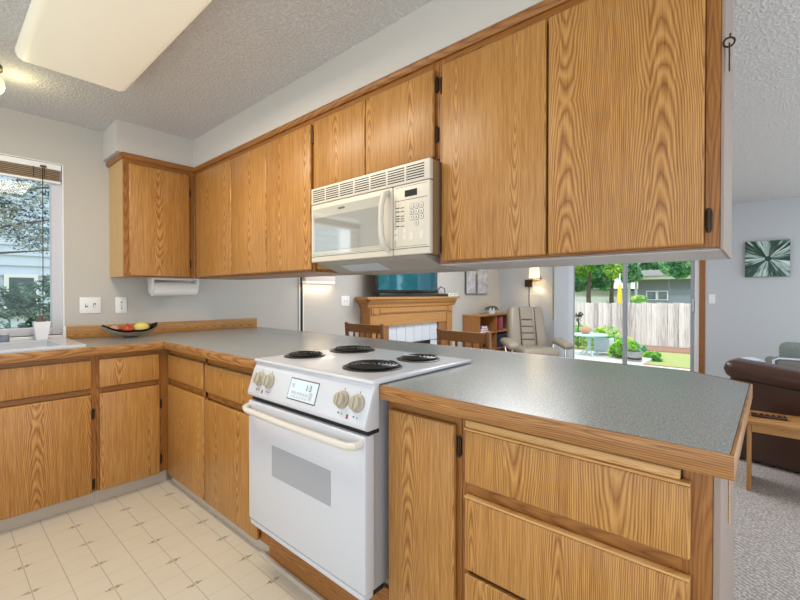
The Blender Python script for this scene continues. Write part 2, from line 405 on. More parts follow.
def art_mat(name, kind):
    m, n, l, p = new_mat(name); g = NG(n, l); tc = n.new('ShaderNodeTexCoord'); sp = n.new('ShaderNodeSeparateXYZ')
    l.new(tc.outputs['Object'], sp.inputs[0]); x, y, z = sp.outputs; p.inputs['Roughness'].default_value = .6
    if kind == 'bloom':                                            # radiating petals, pale on deep green
        u, v = g.m('ADD', y, .01), g.m('SUBTRACT', z, .215)
        ang = g.m('ARCTAN2', v, u); rad = g.m('SQRT', g.m('ADD', g.m('MULTIPLY', u, u), g.m('MULTIPLY', v, v)))
        k = g.noise(g.comb(g.m('MULTIPLY', g.m('COSINE', ang), 3.2), g.m('MULTIPLY', g.m('SINE', ang), 3.2), g.m('MULTIPLY', rad, 1.6)), 1.3, 3, .7)
        pet = g.m('SINE', g.m('ADD', g.m('MULTIPLY', ang, 5), g.m('MULTIPLY', k, 15)))
        f = g.m('ADD', g.m('MULTIPLY', pet, .28), g.m('MULTIPLY', k, .9))
        f = g.m('SUBTRACT', f, g.m('MULTIPLY', g.m('LESS_THAN', rad, .03), .5))
        col = g.ramp(f, [(.15, (.012,.035,.022)), (.45, (.05,.12,.085)), (.62, (.30,.42,.38)), (.85, (.70,.78,.78))])
    else:
        k = g.noise(tc.outputs['Object'], 9, 4, .7)
        st = g.m('LESS_THAN', g.m('ABSOLUTE', g.m('ADD', g.m('ADD', x, .02), g.m('MULTIPLY', g.m('SUBTRACT', k, .5), .12))), .035)
        col = g.ramp(k, [(.3, (.30,.29,.30)), (.6, (.62,.61,.62))])
        up = g.m('GREATER_THAN', g.m('ADD', z, g.m('MULTIPLY', k, .2)), .42)
        col = g.mix(g.m('MULTIPLY', st, .85), col, g.mix(up, (.10,.07,.08), (.50,.30,.14)))
    l.new(col, p.inputs['Base Color']); return m
M['art_bloom'] = art_mat('bloom_painting', 'bloom'); M['art_abs'] = art_mat('abstract_painting', 'abs')

# ---------------------------------------------------------------- setting
CZ = 2.339
def struct(name, mb, m, parent=None, smooth=False): return mb.build(name, m, parent, smooth, 'structure')
struct('floor_kitchen', MB().box((-3.3,-4.7,-.1),(.02,0,0)), M['vinyl'])
bpy.data.objects['floor_kitchen'].name = 'floor'
f0 = bpy.data.objects['floor']
off = f0.location.copy(); f0.data.transform(Matrix.Translation(off)); f0.location = (0,0,0)
o = struct('floor_carpet', MB().box((.021,-4.7,-.1),(5.0,0,.0)), M['carpet'])
struct('ceiling', MB().box((-3.9,-4.9,CZ),(5.2,.15,CZ+.12)), M['ceiling'])
# window wall (y = 0) with the kitchen window opening
WX0, WX1, WZ0, WZ1 = -2.45, -1.027, .945, 2.058
mb = MB()
mb.box((-3.3,0,0),(WX0,.13,CZ)); mb.box((WX1,0,0),(5.15,.13,CZ)); mb.box((WX0,0,0),(WX1,.13,WZ0)); mb.box((WX0,0,WZ1),(WX1,.13,CZ))
struct('wall_back', mb, M['wall'])
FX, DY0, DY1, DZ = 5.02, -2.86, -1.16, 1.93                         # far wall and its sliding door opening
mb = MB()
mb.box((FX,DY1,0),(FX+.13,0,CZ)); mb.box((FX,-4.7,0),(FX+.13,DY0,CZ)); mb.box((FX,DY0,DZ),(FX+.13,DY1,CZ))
struct('wall_right', mb, M['wall_cool_cast'])
mb = MB(); mb.prism([(-.808,2.137),(-.318,2.137),(-.318,CZ),(-.808,CZ)], 'y', -.318, -.001)
mb.box((-.33,-3.385,2.137),(.03,-.001,CZ))
struct('soffit', mb, M['soffit'])
struct('trim_1', MB().box((.806,-.012,.0),(.818,-.0005,1.40)).box((.850,-.012,0),(.862,-.0005,1.40)), M['white_trim'])
struct('trim_2', MB().box((.819,-.006,0),(.849,-.0005,1.40)), M['dark_gap'])
# kitchen window
t = MB(); d0, d1 = .035, .10
for a, b in (((WX0,d0,WZ0),(WX0+.06,d1,WZ1)), ((WX1-.055,d0,WZ0),(WX1,d1,WZ1)), ((WX0+.06,d0,WZ0),(WX1-.055,d1,WZ0+.05)), ((WX0+.06,d0,WZ1-.05),(WX1-.055,d1,WZ1)), ((-1.80,d0,WZ0+.05),(-1.75,d1,WZ1-.05))):
    t.box(a, b, .004)
w1 = struct('window_1', t, M['window_vinyl'])
struct('pane', MB().box((WX0+.05,.066,WZ0+.04),(WX1-.05,.070,WZ1-.04)), M['glass'], w1)
struct('window_sill', MB().box((WX0-.01,-.012,WZ0-.022),(WX1+.012,.10,WZ0), .004), M['white_trim'], w1)
struct('window_liner', MB().box((WX1-.004,-.003,WZ0),(WX1+.003,.036,WZ1)).box((WX0,-.003,WZ1-.002),(WX1,.036,WZ1+.003)), M['white_trim'], w1)
# sliding patio door
t = MB()
t.box((FX+.02,DY0,0),(FX+.11,DY0+.05,DZ),.004).box((FX+.02,DY1-.05,0),(FX+.11,DY1,DZ),.004).box((FX+.02,DY0+.05,DZ-.05),(FX+.11,DY1-.05,DZ),.004).box((FX+.02,DY0+.05,0),(FX+.11,DY1-.05,.05),.004)
dr = struct('door_1', t, M['white_trim'])
for k, (a, b, dx) in enumerate(((-2.815,-1.950,.035), (-2.000,-1.205,.075))):
    q = MB()
    for p0, p1 in (((a,.05),(a+.05,DZ-.05)), ((b-.045,.05),(b,DZ-.05)), ((a+.05,.05),(b-.045,.11)), ((a+.05,DZ-.11),(b-.045,DZ-.05))):
        q.box((FX+dx,p0[0],p0[1]),(FX+dx+.03,p1[0],p1[1]),.003)
    sash = struct('sliding_panel', q, M['sash'], dr)
    struct('glass_pane', MB().box((FX+dx+.012,a+.04,.1),(FX+dx+.018,b-.04,DZ-.1)), M['glass'], sash)
struct('door_handle', MB().box((FX-.0,-2.805,.98),(FX+.034,-2.78,1.15),.004), M['tile_grey'], dr)
struct('trim_3', MB().box((FX-.018,-2.925,0),(FX-.0005,-2.862,DZ+.02),.004).box((FX-.018,-2.925,DZ+.02),(FX-.0005,-1.2,DZ+.10),.004), M['casing'])
struct('baseboard_back', MB().box((.02,-.014,0),(5.0,-.0005,.08),.003), M['white_trim'])
struct('baseboard_right', MB().box((FX-.014,-4.7,0),(FX-.0005,-2.927,.08),.003).box((FX-.014,-1.2,0),(FX-.0005,-.015,.08),.003), M['white_trim'])

# ---------------------------------------------------------------- cabinets
UF, BF = -.325, -.60                                               # face planes of wall and base cabinets
def hinge(name, p, along, parent):                                  # little surface hinge on a face at p, leaf axis z
    x, y, z = p
    h = MB()
    if along == 'y': h.box((x-.007,y-.007,z-.024),(x+.001,y+.007,z+.024),.002).tube([(x-.006,y,z-.03),(x-.006,y,z+.03)], .0045, 8)
    else: h.box((x-.007,y-.007,z-.024),(x+.007,y+.001,z+.024),.002).tube([(x,y-.006,z-.03),(x,y-.006,z+.03)], .0045, 8)
    return h.build('hinge', M['hinge'], parent, True)
def slab(name, axis, face, a, b, z0, z1, parent, m='oak', th=.02, bev=.006):
    q = MB()
    if axis == 'x': q.box((face-th, a, z0), (face-.0006, b, z1), bev, 3)
    else: q.box((a, face-th, z0), (b, face-.0006, z1), bev, 3)
    return q.build(name, M[m], parent, True)
def frame_bars(axis, face, bars, parent, th=.02):
    for a, b, z0, z1 in bars:
        q = MB(); up = abs(b-a) <= (z1-z0)
        if axis == 'x': q.box((face, a, z0), (face+th, b, z1), .001, 1)
        else: q.box((a, face, z0), (b, face+th, z1), .001, 1)
        q.build('stile' if up else 'rail', M['oak_plain' if up else 'oak_rail'], parent, True)

ZB, ZT = 1.328, 2.09
g_up = 'oak wall cabinets under the soffit'
# wall cabinet on the window wall
t = thing('wall_cabinet', 'single-door oak wall cabinet on the window wall, paper towels hung under it', 'cabinet', (-.55,-.16,ZB), g_up)
MB().box((-.772,-.305,ZB),(-.327,-.001,ZT+.03)).build('cabinet_body', M['oak_side'], t)
frame_bars('y', -.325, [(-.772,-.728,ZB,ZT+.03), (-.36,-.327,ZB,ZT+.03), (-.728,-.36,ZB,ZB+.03), (-.728,-.36,2.05,ZT+.03)], t)
d = slab('door', 'y', -.325, -.745, -.366, 1.334, 2.068, t)
for z in (1.43, 1.94): hinge('hinge', (-.359,-.325,z), 'x', d)
# the run of wall cabinets over the peninsula
def wall_cab(label, y0, y1, z0, doors, hinges, bottom='oak_plain', stile=.03, x1=.03):
    t = thing('wall_cabinet', label, 'cabinet', (-.15,(y0+y1)/2,z0), g_up)
    MB().box((UF+.02,y1,z0+.012),(x1,y0,ZT+.03)).build('cabinet_body', M['oak_side'], t)
    MB().box((UF+.012,y1,z0-.004),(x1,y0,z0+.0115)).build('bottom_panel', M[bottom], t)
    frame_bars('x', UF, [(y0-stile,y0,z0,ZT+.03), (y1,y1+stile,z0,ZT+.03), (y1+stile,y0-stile,2.055,ZT+.03), (y1+stile,y0-stile,z0,z0+.025)], t)
    ds = [slab('door', 'x', UF, a, b, z0+.006, 2.068, t) for a, b in doors]
    for k, y, z in hinges: hinge('hinge', (UF,y,z), 'y', ds[k])
    return t
wall_cab('narrow single-door oak wall cabinet in the corner, first of the run', -.327, -.917, ZB, [(-.914,-.400)], [])
wall_cab('two-door oak wall cabinet between the corner and the microwave', -.918, -1.752, ZB, [(-1.328,-.924), (-1.744,-1.332)], [(1,-1.750,2.0)])
wall_cab('short two-door oak cabinet directly above the white microwave', -1.753, -2.528, 1.727, [(-2.138,-1.772), (-2.512,-2.142)], [(1,-2.519,2.01), (1,-2.519,1.82)])
t = wall_cab('large two-door oak wall cabinet over the peninsula end, nearest the living room', -2.529, -3.376, ZB, [(-2.946,-2.550), (-3.345,-2.953)], [(0,-2.541,2.0), (0,-2.541,1.40), (1,-3.354,1.395), (1,-3.354,2.02)], 'paint')
MB().box((UF-.001,-3.384,ZB-.008),(.032,-3.3765,2.136),.002).build('end_panel', M['paint_end'], t)
MB().box((UF+.001,-3.376,ZB-.008),(.026,-2.53,ZB-.0045),.002).build('bottom_board', M['paint'], t)
# crown strip
q = MB()
q.prism([(UF-.026,2.112),(UF-.026,2.124),(UF-.006,2.1365),(UF+.02,2.1365),(UF+.02,2.098),(UF-.012,2.098)][::-1], 'y', -3.392, UF+.0) if False else None
prof = [(0,2.100),(-.010,2.100),(-.018,2.112),(-.018,2.124),(-.006,2.1362),(0,2.1362)]
q.prism([(UF+p, z) for p, z in prof], 'y', -3.384, UF+.004)
q.prism([(UF+p, z) for p, z in prof], 'x', -.775, UF+.003)
q.prism([(-.773+p, z) for p, z in prof], 'y', UF-.012, -.001)
tag(q.build('crown_moulding', M['oak_rail'], None, True), 'oak crown strip where the wall cabinets meet the soffit', 'moulding', None)

# base cabinets under the window
g_base = 'oak base cabinets'
TOPZ = .914
def base_y(label, x0, x1, doors, drawers, hinges):
    t = thing('base_cabinet', label, 'cabinet', ((x0+x1)/2,-.3,0), g_base)
    MB().box((x0,-.58,.085),(x1,-.002,TOPZ-.176) if x0 < -1.2 else (x1,-.002,TOPZ-.042)).build('cabinet_body', M['oak_side'], t)
    MB().box((x0,-.555,0),(x1,-.53,.085)).build('toe_kick', M['kick'], t)
    w = .075 if x1 > -.7 else .03
    bars = [(x0,x0+.03,.085,.872), (x1-w,x1,.085,.872), (x0+.03,x1-w,.835,.872), (x0+.03,x1-w,.645,.672), (x0+.03,x1-w,.085,.11)]
    frame_bars('y', BF, bars, t)
    for a, b in drawers: slab('drawer_front', 'y', BF, a, b, .676, .838, t)
    ds = [slab('door', 'y', BF, a, b, .085, .642, t) for a, b in doors]
    for k, x, z in hinges: hinge('hinge', (x,BF,z), 'x', ds[k])
    return t
base_y('wide oak sink base cabinet below the kitchen window', -1.92, -.988, [(-1.905,-1.46), (-1.452,-1.012)], [(-1.905,-1.012)], [(1,-1.002,.53), (1,-1.002,.13)])
base_y('narrow oak base cabinet with one drawer, between sink and corner', -.987, -.604, [(-.974,-.662)], [(-.974,-.662)], [(0,-.652,.52), (0,-.652,.17)])
base_y('oak base cabinet left of the sink cabinet, at the frame edge', -2.6, -1.921, [(-2.58,-1.94)], [(-2.58,-1.94)], [])
# base cabinets of the peninsula
def base_x(label, y0, y1, fronts, bars, hinges=(), kick=True):
    t = thing('base_cabinet', label, 'cabinet', (-.3,(y0+y1)/2,0), g_base)
    MB().box((-.58,y1,.06),(-.02,y0,TOPZ-.042)).build('cabinet_body', M['oak_side'], t)
    MB().box((-.585,y1,0),(-.56,y0,.06)).build('toe_kick', M['kick'], t)
    frame_bars('x', BF, bars, t)
    out = []
    for nm, a, b, z0, z1, m in fronts: out.append(slab(nm, 'x', BF, a, b, z0, z1, t, m))
    for k, y, z in hinges: hinge('hinge', (BF,y,z), 'y', out[k])
    return t, out
base_x('two-door oak base cabinet with two drawers, left of the stove', -.603, -1.775,
       [('door',-1.138,-.628,.064,.638,'oak'), ('door',-1.70,-1.150,.064,.632,'oak'), ('drawer_front',-1.132,-.632,.680,.829,'oak'), ('drawer_front',-1.70,-1.160,.676,.826,'oak')],
       [(-.603-.022,-.603,.06,.872), (-1.775,-1.705,.06,.872), (-1.156,-1.132,.06,.872), (-1.705,-.625,.83,.872), (-1.705,-.625,.636,.68), (-1.705,-.625,.06,.075)])
base_x('slim one-door oak base cabinet just right of the stove', -2.517, -2.806,
       [('door',-2.790,-2.532,.10,.833,'oak')], [(-2.533,-2.517,.06,.872), (-2.806,-2.782,.06,.872), (-2.782,-2.533,.825,.872), (-2.782,-2.533,.06,.12)], [(0,-2.799,.77), (0,-2.799,.2)])
t, fr = base_x('oak drawer cabinet with a cutting board slot at the peninsula end', -2.807, -3.384,
       [('drawer_front',-3.350,-2.825,.678,.828,'oak'), ('drawer_front',-3.350,-2.825,.432,.636,'oak'), ('drawer_front',-3.350,-2.825,.10,.42,'oak')],
       [(-2.830,-2.807,.06,.872), (-3.384,-3.335,.06,.872), (-3.335,-2.83,.858,.872), (-3.335,-2.83,.640,.676), (-3.335,-2.83,.06,.12)])
MB().box((-.617,-3.332,.834),(-.60,-2.825,.856),.004,3).build('cutting_board', M['oak_light'], t, True)
for k, z in ((0,.8282), (1,.6362)):
    MB().box((-.622,-3.350,z),(-.6012,-2.825,z+.006),.002).build('drawer_lip', M['oak_light'], fr[k], True)
MB().box((-.60,-3.397,0),(-.0,-3.3845,TOPZ-.042),.002).build('end_panel', M['paint_end'], t)
MB().box((-.0195,-3.384,0),(.0,-2.518,TOPZ-.042)).build('back_panel', M['paint'], t)
MB().box((-.356,-3.4005,.66),(-.342,-3.3972,.871),.002).build('corbel_strip', M['oak_light'], t)
# wood panel and shoe strip below the oven
tag(MB().box((-.60,-2.516,.002),(-.582,-1.776,.215),.002).build('filler_panel', M['oak_rail']), 'oak filler panel below the oven door', 'panel')
tag(MB().box((-.618,-3.38,0),(-.6005,-1.72,.022),.004).build('shoe_moulding', M['kick']), 'grey shoe strip on the floor below the stove', 'moulding')

# worktop
q = MB(); z0, z1 = .874, TOPZ
def slabtop(x0, y0, x1, y1): q.box((x0,y0,z0),(x1,y1,z1))
slabtop(-2.6,-.639,-1.92,-.001); slabtop(-1.92,-.639,-1.12,-.56); slabtop(-1.92,-.10,-1.12,-.001); slabtop(-1.12,-.639,-.639,-.001)
slabtop(-.639,-1.785,.342,-.001); slabtop(-.10,-2.505,.342,-1.785)
q.prism([(-.639,-2.505),(-.639,-3.411),(.168,-3.428),(.315,-3.246),(.342,-2.6),(.342,-2.505)], 'z', z0, z1)
wt = thing('worktop', 'grey speckled laminate worktop with oak edge along window wall and peninsula', 'worktop', (-.63,-.63,.874))
q.build('laminate_top', M['laminate'], wt)
e = MB(); ez0, ez1 = .868, .9150
e.box((-2.6,-.6465,ez0),(-.6475,-.6395,ez1),.003,2)
e.box((-.6465,-1.785,ez0),(-.6395,-.6400,ez1),.003,2)
def edge_seg(p0, p1, n):                                            # strip from p0 to p1, outward normal n
    p0, p1, n = Vector((*p0,0)), Vector((*p1,0)), Vector((*n,0)).normalized()*.0075
    v = [p0+n*.03, p1+n*.03, p1+n, p0+n]
    e.prism([(a.x,a.y) for a in v], 'z', ez0, ez1, .003, 2)
edge_seg((-.639,-2.506), (-.639,-3.418), (-1,0)); edge_seg((-.6465,-3.411), (.172,-3.4285), (-.02,-1))
edge_seg((.170,-3.430), (.319,-3.246), (.78,-.63)); edge_seg((.315,-3.248), (.342,-2.6), (1,-.04)); edge_seg((.342,-2.6), (.342,-.01), (1,0))
e.build('wood_edge', M['oak_edge'], wt, True)
bsp = tag(MB().box((-1.018,-.02,TOPZ+.0005),(.346,-.0008,.996),.004).build('backsplash', M['oak_h'], None, True), 'low oak backsplash board along the wall above the worktop', 'backsplash')
cap_ = MB().box((-1.036,-.024,TOPZ+.0005),(-1.019,-.0008,1.0),.003).build('end_block', M['white_trim'], bsp, True)

# sink
t = thing('kitchen_sink', 'white enamel sink set in the worktop under the window', 'sink', (-1.5,-.33,TOPZ))
r_ = MB(); rx0, rx1, ry0, ry1 = -1.96, -1.03, -.585, -.055
for a, b in (((rx0,ry0),(rx1,ry0+.05)), ((rx0,ry1-.06),(rx1,ry1)), ((rx0,ry0+.05),(rx0+.07,ry1-.06)), ((rx1-.10,ry0+.05),(rx1,ry1-.06))):
    r_.box((*a,TOPZ+.0005),(*b,TOPZ+.014))
r_.build('rim', M['white_enamel'], t, True)
b_ = MB()
b_.box((-1.90,-.54,.745),(-1.125,-.11,.752)).box((-1.90,-.54,.745),(-1.893,-.11,.914)).box((-1.132,-.54,.745),(-1.125,-.11,.914)).box((-1.90,-.54,.745),(-1.125,-.533,.914)).box((-1.90,-.117,.745),(-1.125,-.11,.914))
b_.build('basin', M['white_enamel'], t)

# ---------------------------------------------------------------- stove
SY0, SY1 = -1.789, -2.517                                           # left and right side
t = thing('stove', 'white drop-in electric stove with four coil burners and oven door', 'stove', (-.4,-2.15,0))
MB().box((-.655,SY1+.018,.235),(-.108,SY0-.012,.905)).build('oven_body', M['oven_side'], t)
q = MB().prism([(-.66,.924),(-.668,.918),(-.668,.905),(-.676,.893),(-.710,.792),(-.710,.780),(-.697,.772),(-.645,.772),(-.645,.924)], 'y', SY1, SY0, .003, 2)
cp = q.build('control_panel', M['white_enamel'], t, True)
nrm = Vector((-.101,0,.034)).normalized()                           # outward normal of the sloped face
P0 = Vector((-.676,0,.893)); P1 = Vector((-.710,0,.792))
def onpanel(y, k, d=0): p = P0.lerp(P1, k) + nrm*d; return Vector((p.x, y, p.z))
MP = Matrix(((0,(P0-P1).normalized().x,nrm.x),(-1,0,0),(0,(P0-P1).normalized().z,nrm.z)))   # local x = -y (reads left to right), y = up the slope, z = out
def panel_M(y, k, d): return Matrix.Translation(onpanel(y,k,d)) @ MP.to_4x4()
for y in (-1.862,-1.936,-2.388,-2.464):
    kb = MB(); kb.lathe([(.030,.0004),(.030,.006),(.027,.010),(.0245,.011),(.022,.024),(.019,.026)], seg=28)
    kb.box((-.0045,-.021,.025),(.0045,.021,.031),.002)
    bmesh.ops.transform(kb.bm, matrix=panel_M(y,.40,0), verts=kb.bm.verts); k_ = kb.build('knob', M['cream'], cp, True)
    tk = MB(); tk.box((-.0012,.033,0),(.0012,.040,.0007)).box((-.010,-.047,0),(-.004,-.042,.0007)).box((.008,-.047,0),(.012,-.043,.0007))
    bmesh.ops.transform(tk.bm, matrix=panel_M(y,.40,.0003), verts=tk.bm.verts); tk.build('marking', M['ink'], cp)
for y in (-1.900,-2.427):
    tk = MB().box((-.004,-.007,0),(.004,.007,.001)); bmesh.ops.transform(tk.bm, matrix=panel_M(y,.86,.0003), verts=tk.bm.verts); tk.build('pilot_light', M['ink_red'], cp)
q = MB().box((-.088,-.041,-.002),(.088,.041,.001),.001); bmesh.ops.transform(q.bm, matrix=panel_M(-2.163,.45,0), verts=q.bm.verts); dsp = q.build('display_bezel', M['ink'], cp)
q = MB().box((-.084,-.037,.0005),(.084,.037,.002),.001); bmesh.ops.transform(q.bm, matrix=panel_M(-2.163,.45,0), verts=q.bm.verts); dsp = q.build('display', M['display'], cp)
text_mesh('1:3', .030, panel_M(-2.198,.33,.0024), 'clock_digits', M['ink'], cp)
q = MB()
for i in range(6):
    q.box((-.065+i*.018,-.018,.002),(-.053+i*.018,-.008,.0028)).box((-.065+i*.018,-.030,.002),(-.055+i*.018,-.024,.0028))
q.box((-.07,.004,.002),(-.055,.02,.0028)).box((.045,-.028,.002),(.062,.0,.0028))
bmesh.ops.transform(q.bm, matrix=panel_M(-2.163,.45,0), verts=q.bm.verts); q.build('touch_keys', M['tile_grey'], cp)
MB().box((-.69,SY1+.006,.757),(-.64,SY0-.006,.7715)).build('vent_gap', M['dark_gap'], t)
# oven door
DXF, DX1 = -.708, -.662
q = MB().box((DXF,SY1+.004,.246),(DX1,SY0-.004,.756),.006,3)
dv = q.build('oven_door', M['white_enamel'], t, True)
MB().box((DXF-.0015,-2.346,.480),(DXF+.002,-1.978,.604),.02 if False else .001).build('door_window', M['oven_glass'], dv)
h = MB(); hy0, hy1 = SY0-.012, SY1+.016; hz = .726
pts = [(DXF,hy0,hz+.008),(DXF-.022,hy0-.006,hz+.004),(DXF-.034,hy0-.04,hz),(DXF-.037,(hy0+hy1)/2,hz-.002),(DXF-.034,hy1+.04,hz),(DXF-.022,hy1+.006,hz+.004),(DXF,hy1,hz+.008)]
h.tube(pts, [.012,.013,.0125,.012,.0125,.013,.012], 12)
h.build('handle', M['handle_ivory'], dv, True)
MB().box((DXF+.004,SY1+.01,.222),(DX1,SY0-.01,.242),.003).build('door_trim', M['white_enamel'], t, True)
MB().box((-.66,SY1+.02,.216),(-.605,SY0-.02,.2355)).build('lower_vent', M['dark_gap'], t)
# cooktop
q = MB().box((-.676,SY1-.004,.9155),(-.076,SY0+.004,.930),.006,3)
ct = q.build('cooktop', M['white_enamel'], t, True)
q = MB().box((-.66,SY1+.022,.9302),(-.10,SY0-.022,.9308),.0001,1); q.build('cooktop_well', M['white_enamel'], ct)
for bx, by, br in ((-.490,-1.897,.075), (-.225,-1.925,.096), (-.490,-2.330,.100), (-.225,-2.345,.078)):
    bt = bpy.data.objects.new('burner', None)
    pn = MB().lathe([(br+.016,.9312),(br+.016,.9335),(br+.010,.9355),(br+.002,.9325),(.01,.9318),(.002,.9318)], (bx,by,0), seg=40)
    bpan = pn.build('drip_pan', M['drip'], t, True)
    cl = MB(); turns = max(3, int(br/.0165)); pts = []
    N = turns*26
    for i in range(N+1):
        a = 2*math.pi*turns*i/N; rr = .016 + (br-.016)*i/N
        pts.append((bx+rr*math.cos(a), by+rr*math.sin(a), .9405))
    cl.tube(pts, .0047, 8); cl.lathe([(.013,.937),(.013,.943),(.010,.945)], (bx,by,0), seg=16)
    cl.build('coil_burner', M['coil'], bpan, True)

# ---------------------------------------------------------------- microwave
MY0, MY1 = -1.826, -2.538
t = thing('microwave', 'almond-white over-the-range microwave under the short cabinet', 'microwave', (-.2,-2.18,1.33))
MB().box((-.378,MY1+.002,1.363),(-.326,MY0-.002,1.712)).box((-.3265,-2.524,1.362),(.02,-1.83,1.7215)).build('microwave_body', M['almond_shaded'], t)
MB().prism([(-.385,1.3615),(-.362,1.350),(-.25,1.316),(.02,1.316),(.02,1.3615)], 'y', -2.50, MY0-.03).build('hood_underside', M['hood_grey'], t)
MB().prism([(-.345,1.3445),(-.270,1.3218),(-.2705,1.3188),(-.347,1.3415)], 'y', -2.22, -1.98).build('hood_filter', M['tile_grey'], t)
q = MB().box((-.400,MY1,1.637),(-.3785,MY0,1.714),.004)
gp = q.build('vent_grille', M['almond'], t, True)
q = MB(); sl = MB(); nb = 7
for i in range(nb):
    ya = MY0-.016-i*(.68/nb); yb = ya-.68/nb+.010
    for j in range(6):
        zz = 1.648+j*.0098
        q.box((-.4006,yb,zz),(-.3995,ya,zz+.0040))
q.build('louvre', M['dark_gap'], gp)
DO = -2.352
q = MB().box((-.400,DO,1.362),(-.3785,MY0,1.6345),.005,3); md = q.build('door', M['almond'], t, True)
MB().box((-.4015,-2.298,1.393),(-.3995,MY0-.014,1.612),.001).build('window_border', M['mw_rim'], md)
MB().box((-.403,-2.280,1.412),(-.4012,MY0-.030,1.570),.001).build('door_window', M['mw_glass'], md)
MB().box((-.4035,-2.068,1.592),(-.4012,-2.028,1.599)).build('badge', M['ink'], md)
hh = MB(); pts = [(-.400,-2.332,1.385),(-.424,-2.330,1.40),(-.436,-2.327,1.44),(-.438,-2.325,1.50),(-.436,-2.327,1.56),(-.424,-2.330,1.605),(-.400,-2.332,1.618)]
hh.tube(pts, [.011,.013,.012,.011,.012,.013,.011], 10); hh.build('handle', M['almond'], md, True)
q = MB().box((-.400,MY1,1.362),(-.3785,DO-.004,1.6345),.005,3); mc = q.build('control_panel', M['almond'], t, True)
MB().box((-.4012,-2.478,1.585),(-.3995,-2.418,1.610)).build('display', M['display_dark'], mc)
q = MB()
q.box((-.4008,-2.525,1.3945),(-.3995,-2.367,1.3955)).box((-.4008,-2.525,1.573),(-.3995,-2.367,1.5748)).box((-.4008,-2.525,1.625),(-.3995,-2.367,1.6262)).box((-.4008,-2.3685,1.395),(-.3995,-2.367,1.573)).box((-.4012,MY1+.002,1.3865),(-.3995,MY0-.002,1.3885))
for z in (1.545,1.531,1.513,1.503,1.494,1.474):
    q.box((-.4008,-2.372-.018,z),(-.3995,-2.372,z+.004)); q.box((-.4008,-2.372-.042,z-.001),(-.3995,-2.372-.024,z+.002))
q.build('panel_lines', M['ink'], mc)
MT = Matrix(((0,0,-1),(-1,0,0),(0,1,0))).to_4x4()
keys = [('1',0,0),('2',1,0),('3',2,0),('4',0,1),('5',1,1),('6',2,1),('7',0,2),('8',1,2),('9',2,2),('0',1,3)]
for s_, c, r2 in keys:
    y, z = -2.452-c*.0235, 1.545-r2*.0215
    k_ = MB().lathe([(.0098,-.0012),(.0098,.0008),(.0082,.0014)], (0,0,0), 'z', 16)
    bmesh.ops.transform(k_.bm, matrix=Matrix.Translation((-.4003,y,z)) @ MT, verts=k_.bm.verts)
    kk = k_.build('key', M['key_white'], mc, True)
    rg = MB().lathe([(.0112,-.001),(.0112,.0004),(.0100,.0004)], (0,0,0), 'z', 16)
    bmesh.ops.transform(rg.bm, matrix=Matrix.Translation((-.4001,y,z)) @ MT, verts=rg.bm.verts); rg.build('key_ring', M['ink'], mc)
    text_mesh(s_, .013, Matrix.Translation((-.4021,y,z)) @ MT, 'key_digit', M['ink'], mc)
for y, z in ((-2.452,1.435),(-2.499,1.435),(-2.375,1.43),(-2.418,1.43),(-2.375,1.455),(-2.418,1.455)):
    k_ = MB().box((-.4012,y-.009,z-.016 if y < -2.44 else z-.008),(-.3995,y+.009,z+.014 if y < -2.44 else z+.008),.0004); k_.build('key', M['key_white'], mc)

# ---------------------------------------------------------------- ceiling lamps and strip lamp
t = thing('ceiling_light', 'long ceiling light with cream wrap-around acrylic cover', 'ceiling light', (-1.14,-1.6,CZ))
q = MB().box((-1.33,-2.22,2.315),(-.95,-.98,CZ-.0005)); q.build('light_pan', M['white_trim'], t)
q = MB().box((-1.355,-2.25,2.250),(-.928,-.945,2.322),.034,6); q.build('diffuser', M['diffuser'], t, True)
tl = bpy.data.lights.new('fluorescent_tubes', 'AREA'); tl.shape = 'RECTANGLE'; tl.size = .36; tl.size_y = 1.2; tl.energy = 14; tl.color = (1,.87,.68)
lo = bpy.data.objects.new('fluorescent_tubes', tl); C.objects.link(lo); lo.parent = t; lo.location = (0,0,-.094)
t = thing('globe_light', 'small cream glass globe lamp on the ceiling by the window', 'ceiling light', (-1.42,-.60,CZ))
MB().lathe([(.06,CZ-.0005),(.06,CZ-.02),(.045,CZ-.03)], (-1.42,-.60,0), seg=24).build('base', M['brass'], t, True)
MB().ball((-1.42,-.60,2.245), .068, 1, 1, .95).build('globe', M['globe'], t, True)
pl = bpy.data.lights.new('globe_bulb', 'POINT'); pl.energy = .6; pl.color = (1,.9,.5); pl.shadow_soft_size = .03
po = bpy.data.objects.new('globe_bulb', pl); C.objects.link(po); po.parent = t; po.location = (.11,.05,-.10)
t = thing('strip_light', 'lit cream strip light on the wall just below the cabinets, left of outlet', 'wall light', (1.03,-.04,1.32))
MB().box((.84,-.07,1.342),(1.22,-.001,1.396),.004).build('housing', M['strip_cover'], t, True)
MB().box((.845,-.074,1.320),(1.215,-.004,1.3415),.004).build('lamp_cover', M['tube_glow'], t, True)
sl = bpy.data.lights.new('strip_lamp', 'AREA'); sl.shape = 'RECTANGLE'; sl.size = .34; sl.size_y = .05; sl.energy = .55; sl.color = (1,.76,.52)
so = bpy.data.objects.new('strip_lamp', sl); C.objects.link(so); so.parent = t; so.location = (0,-.015,-.006)

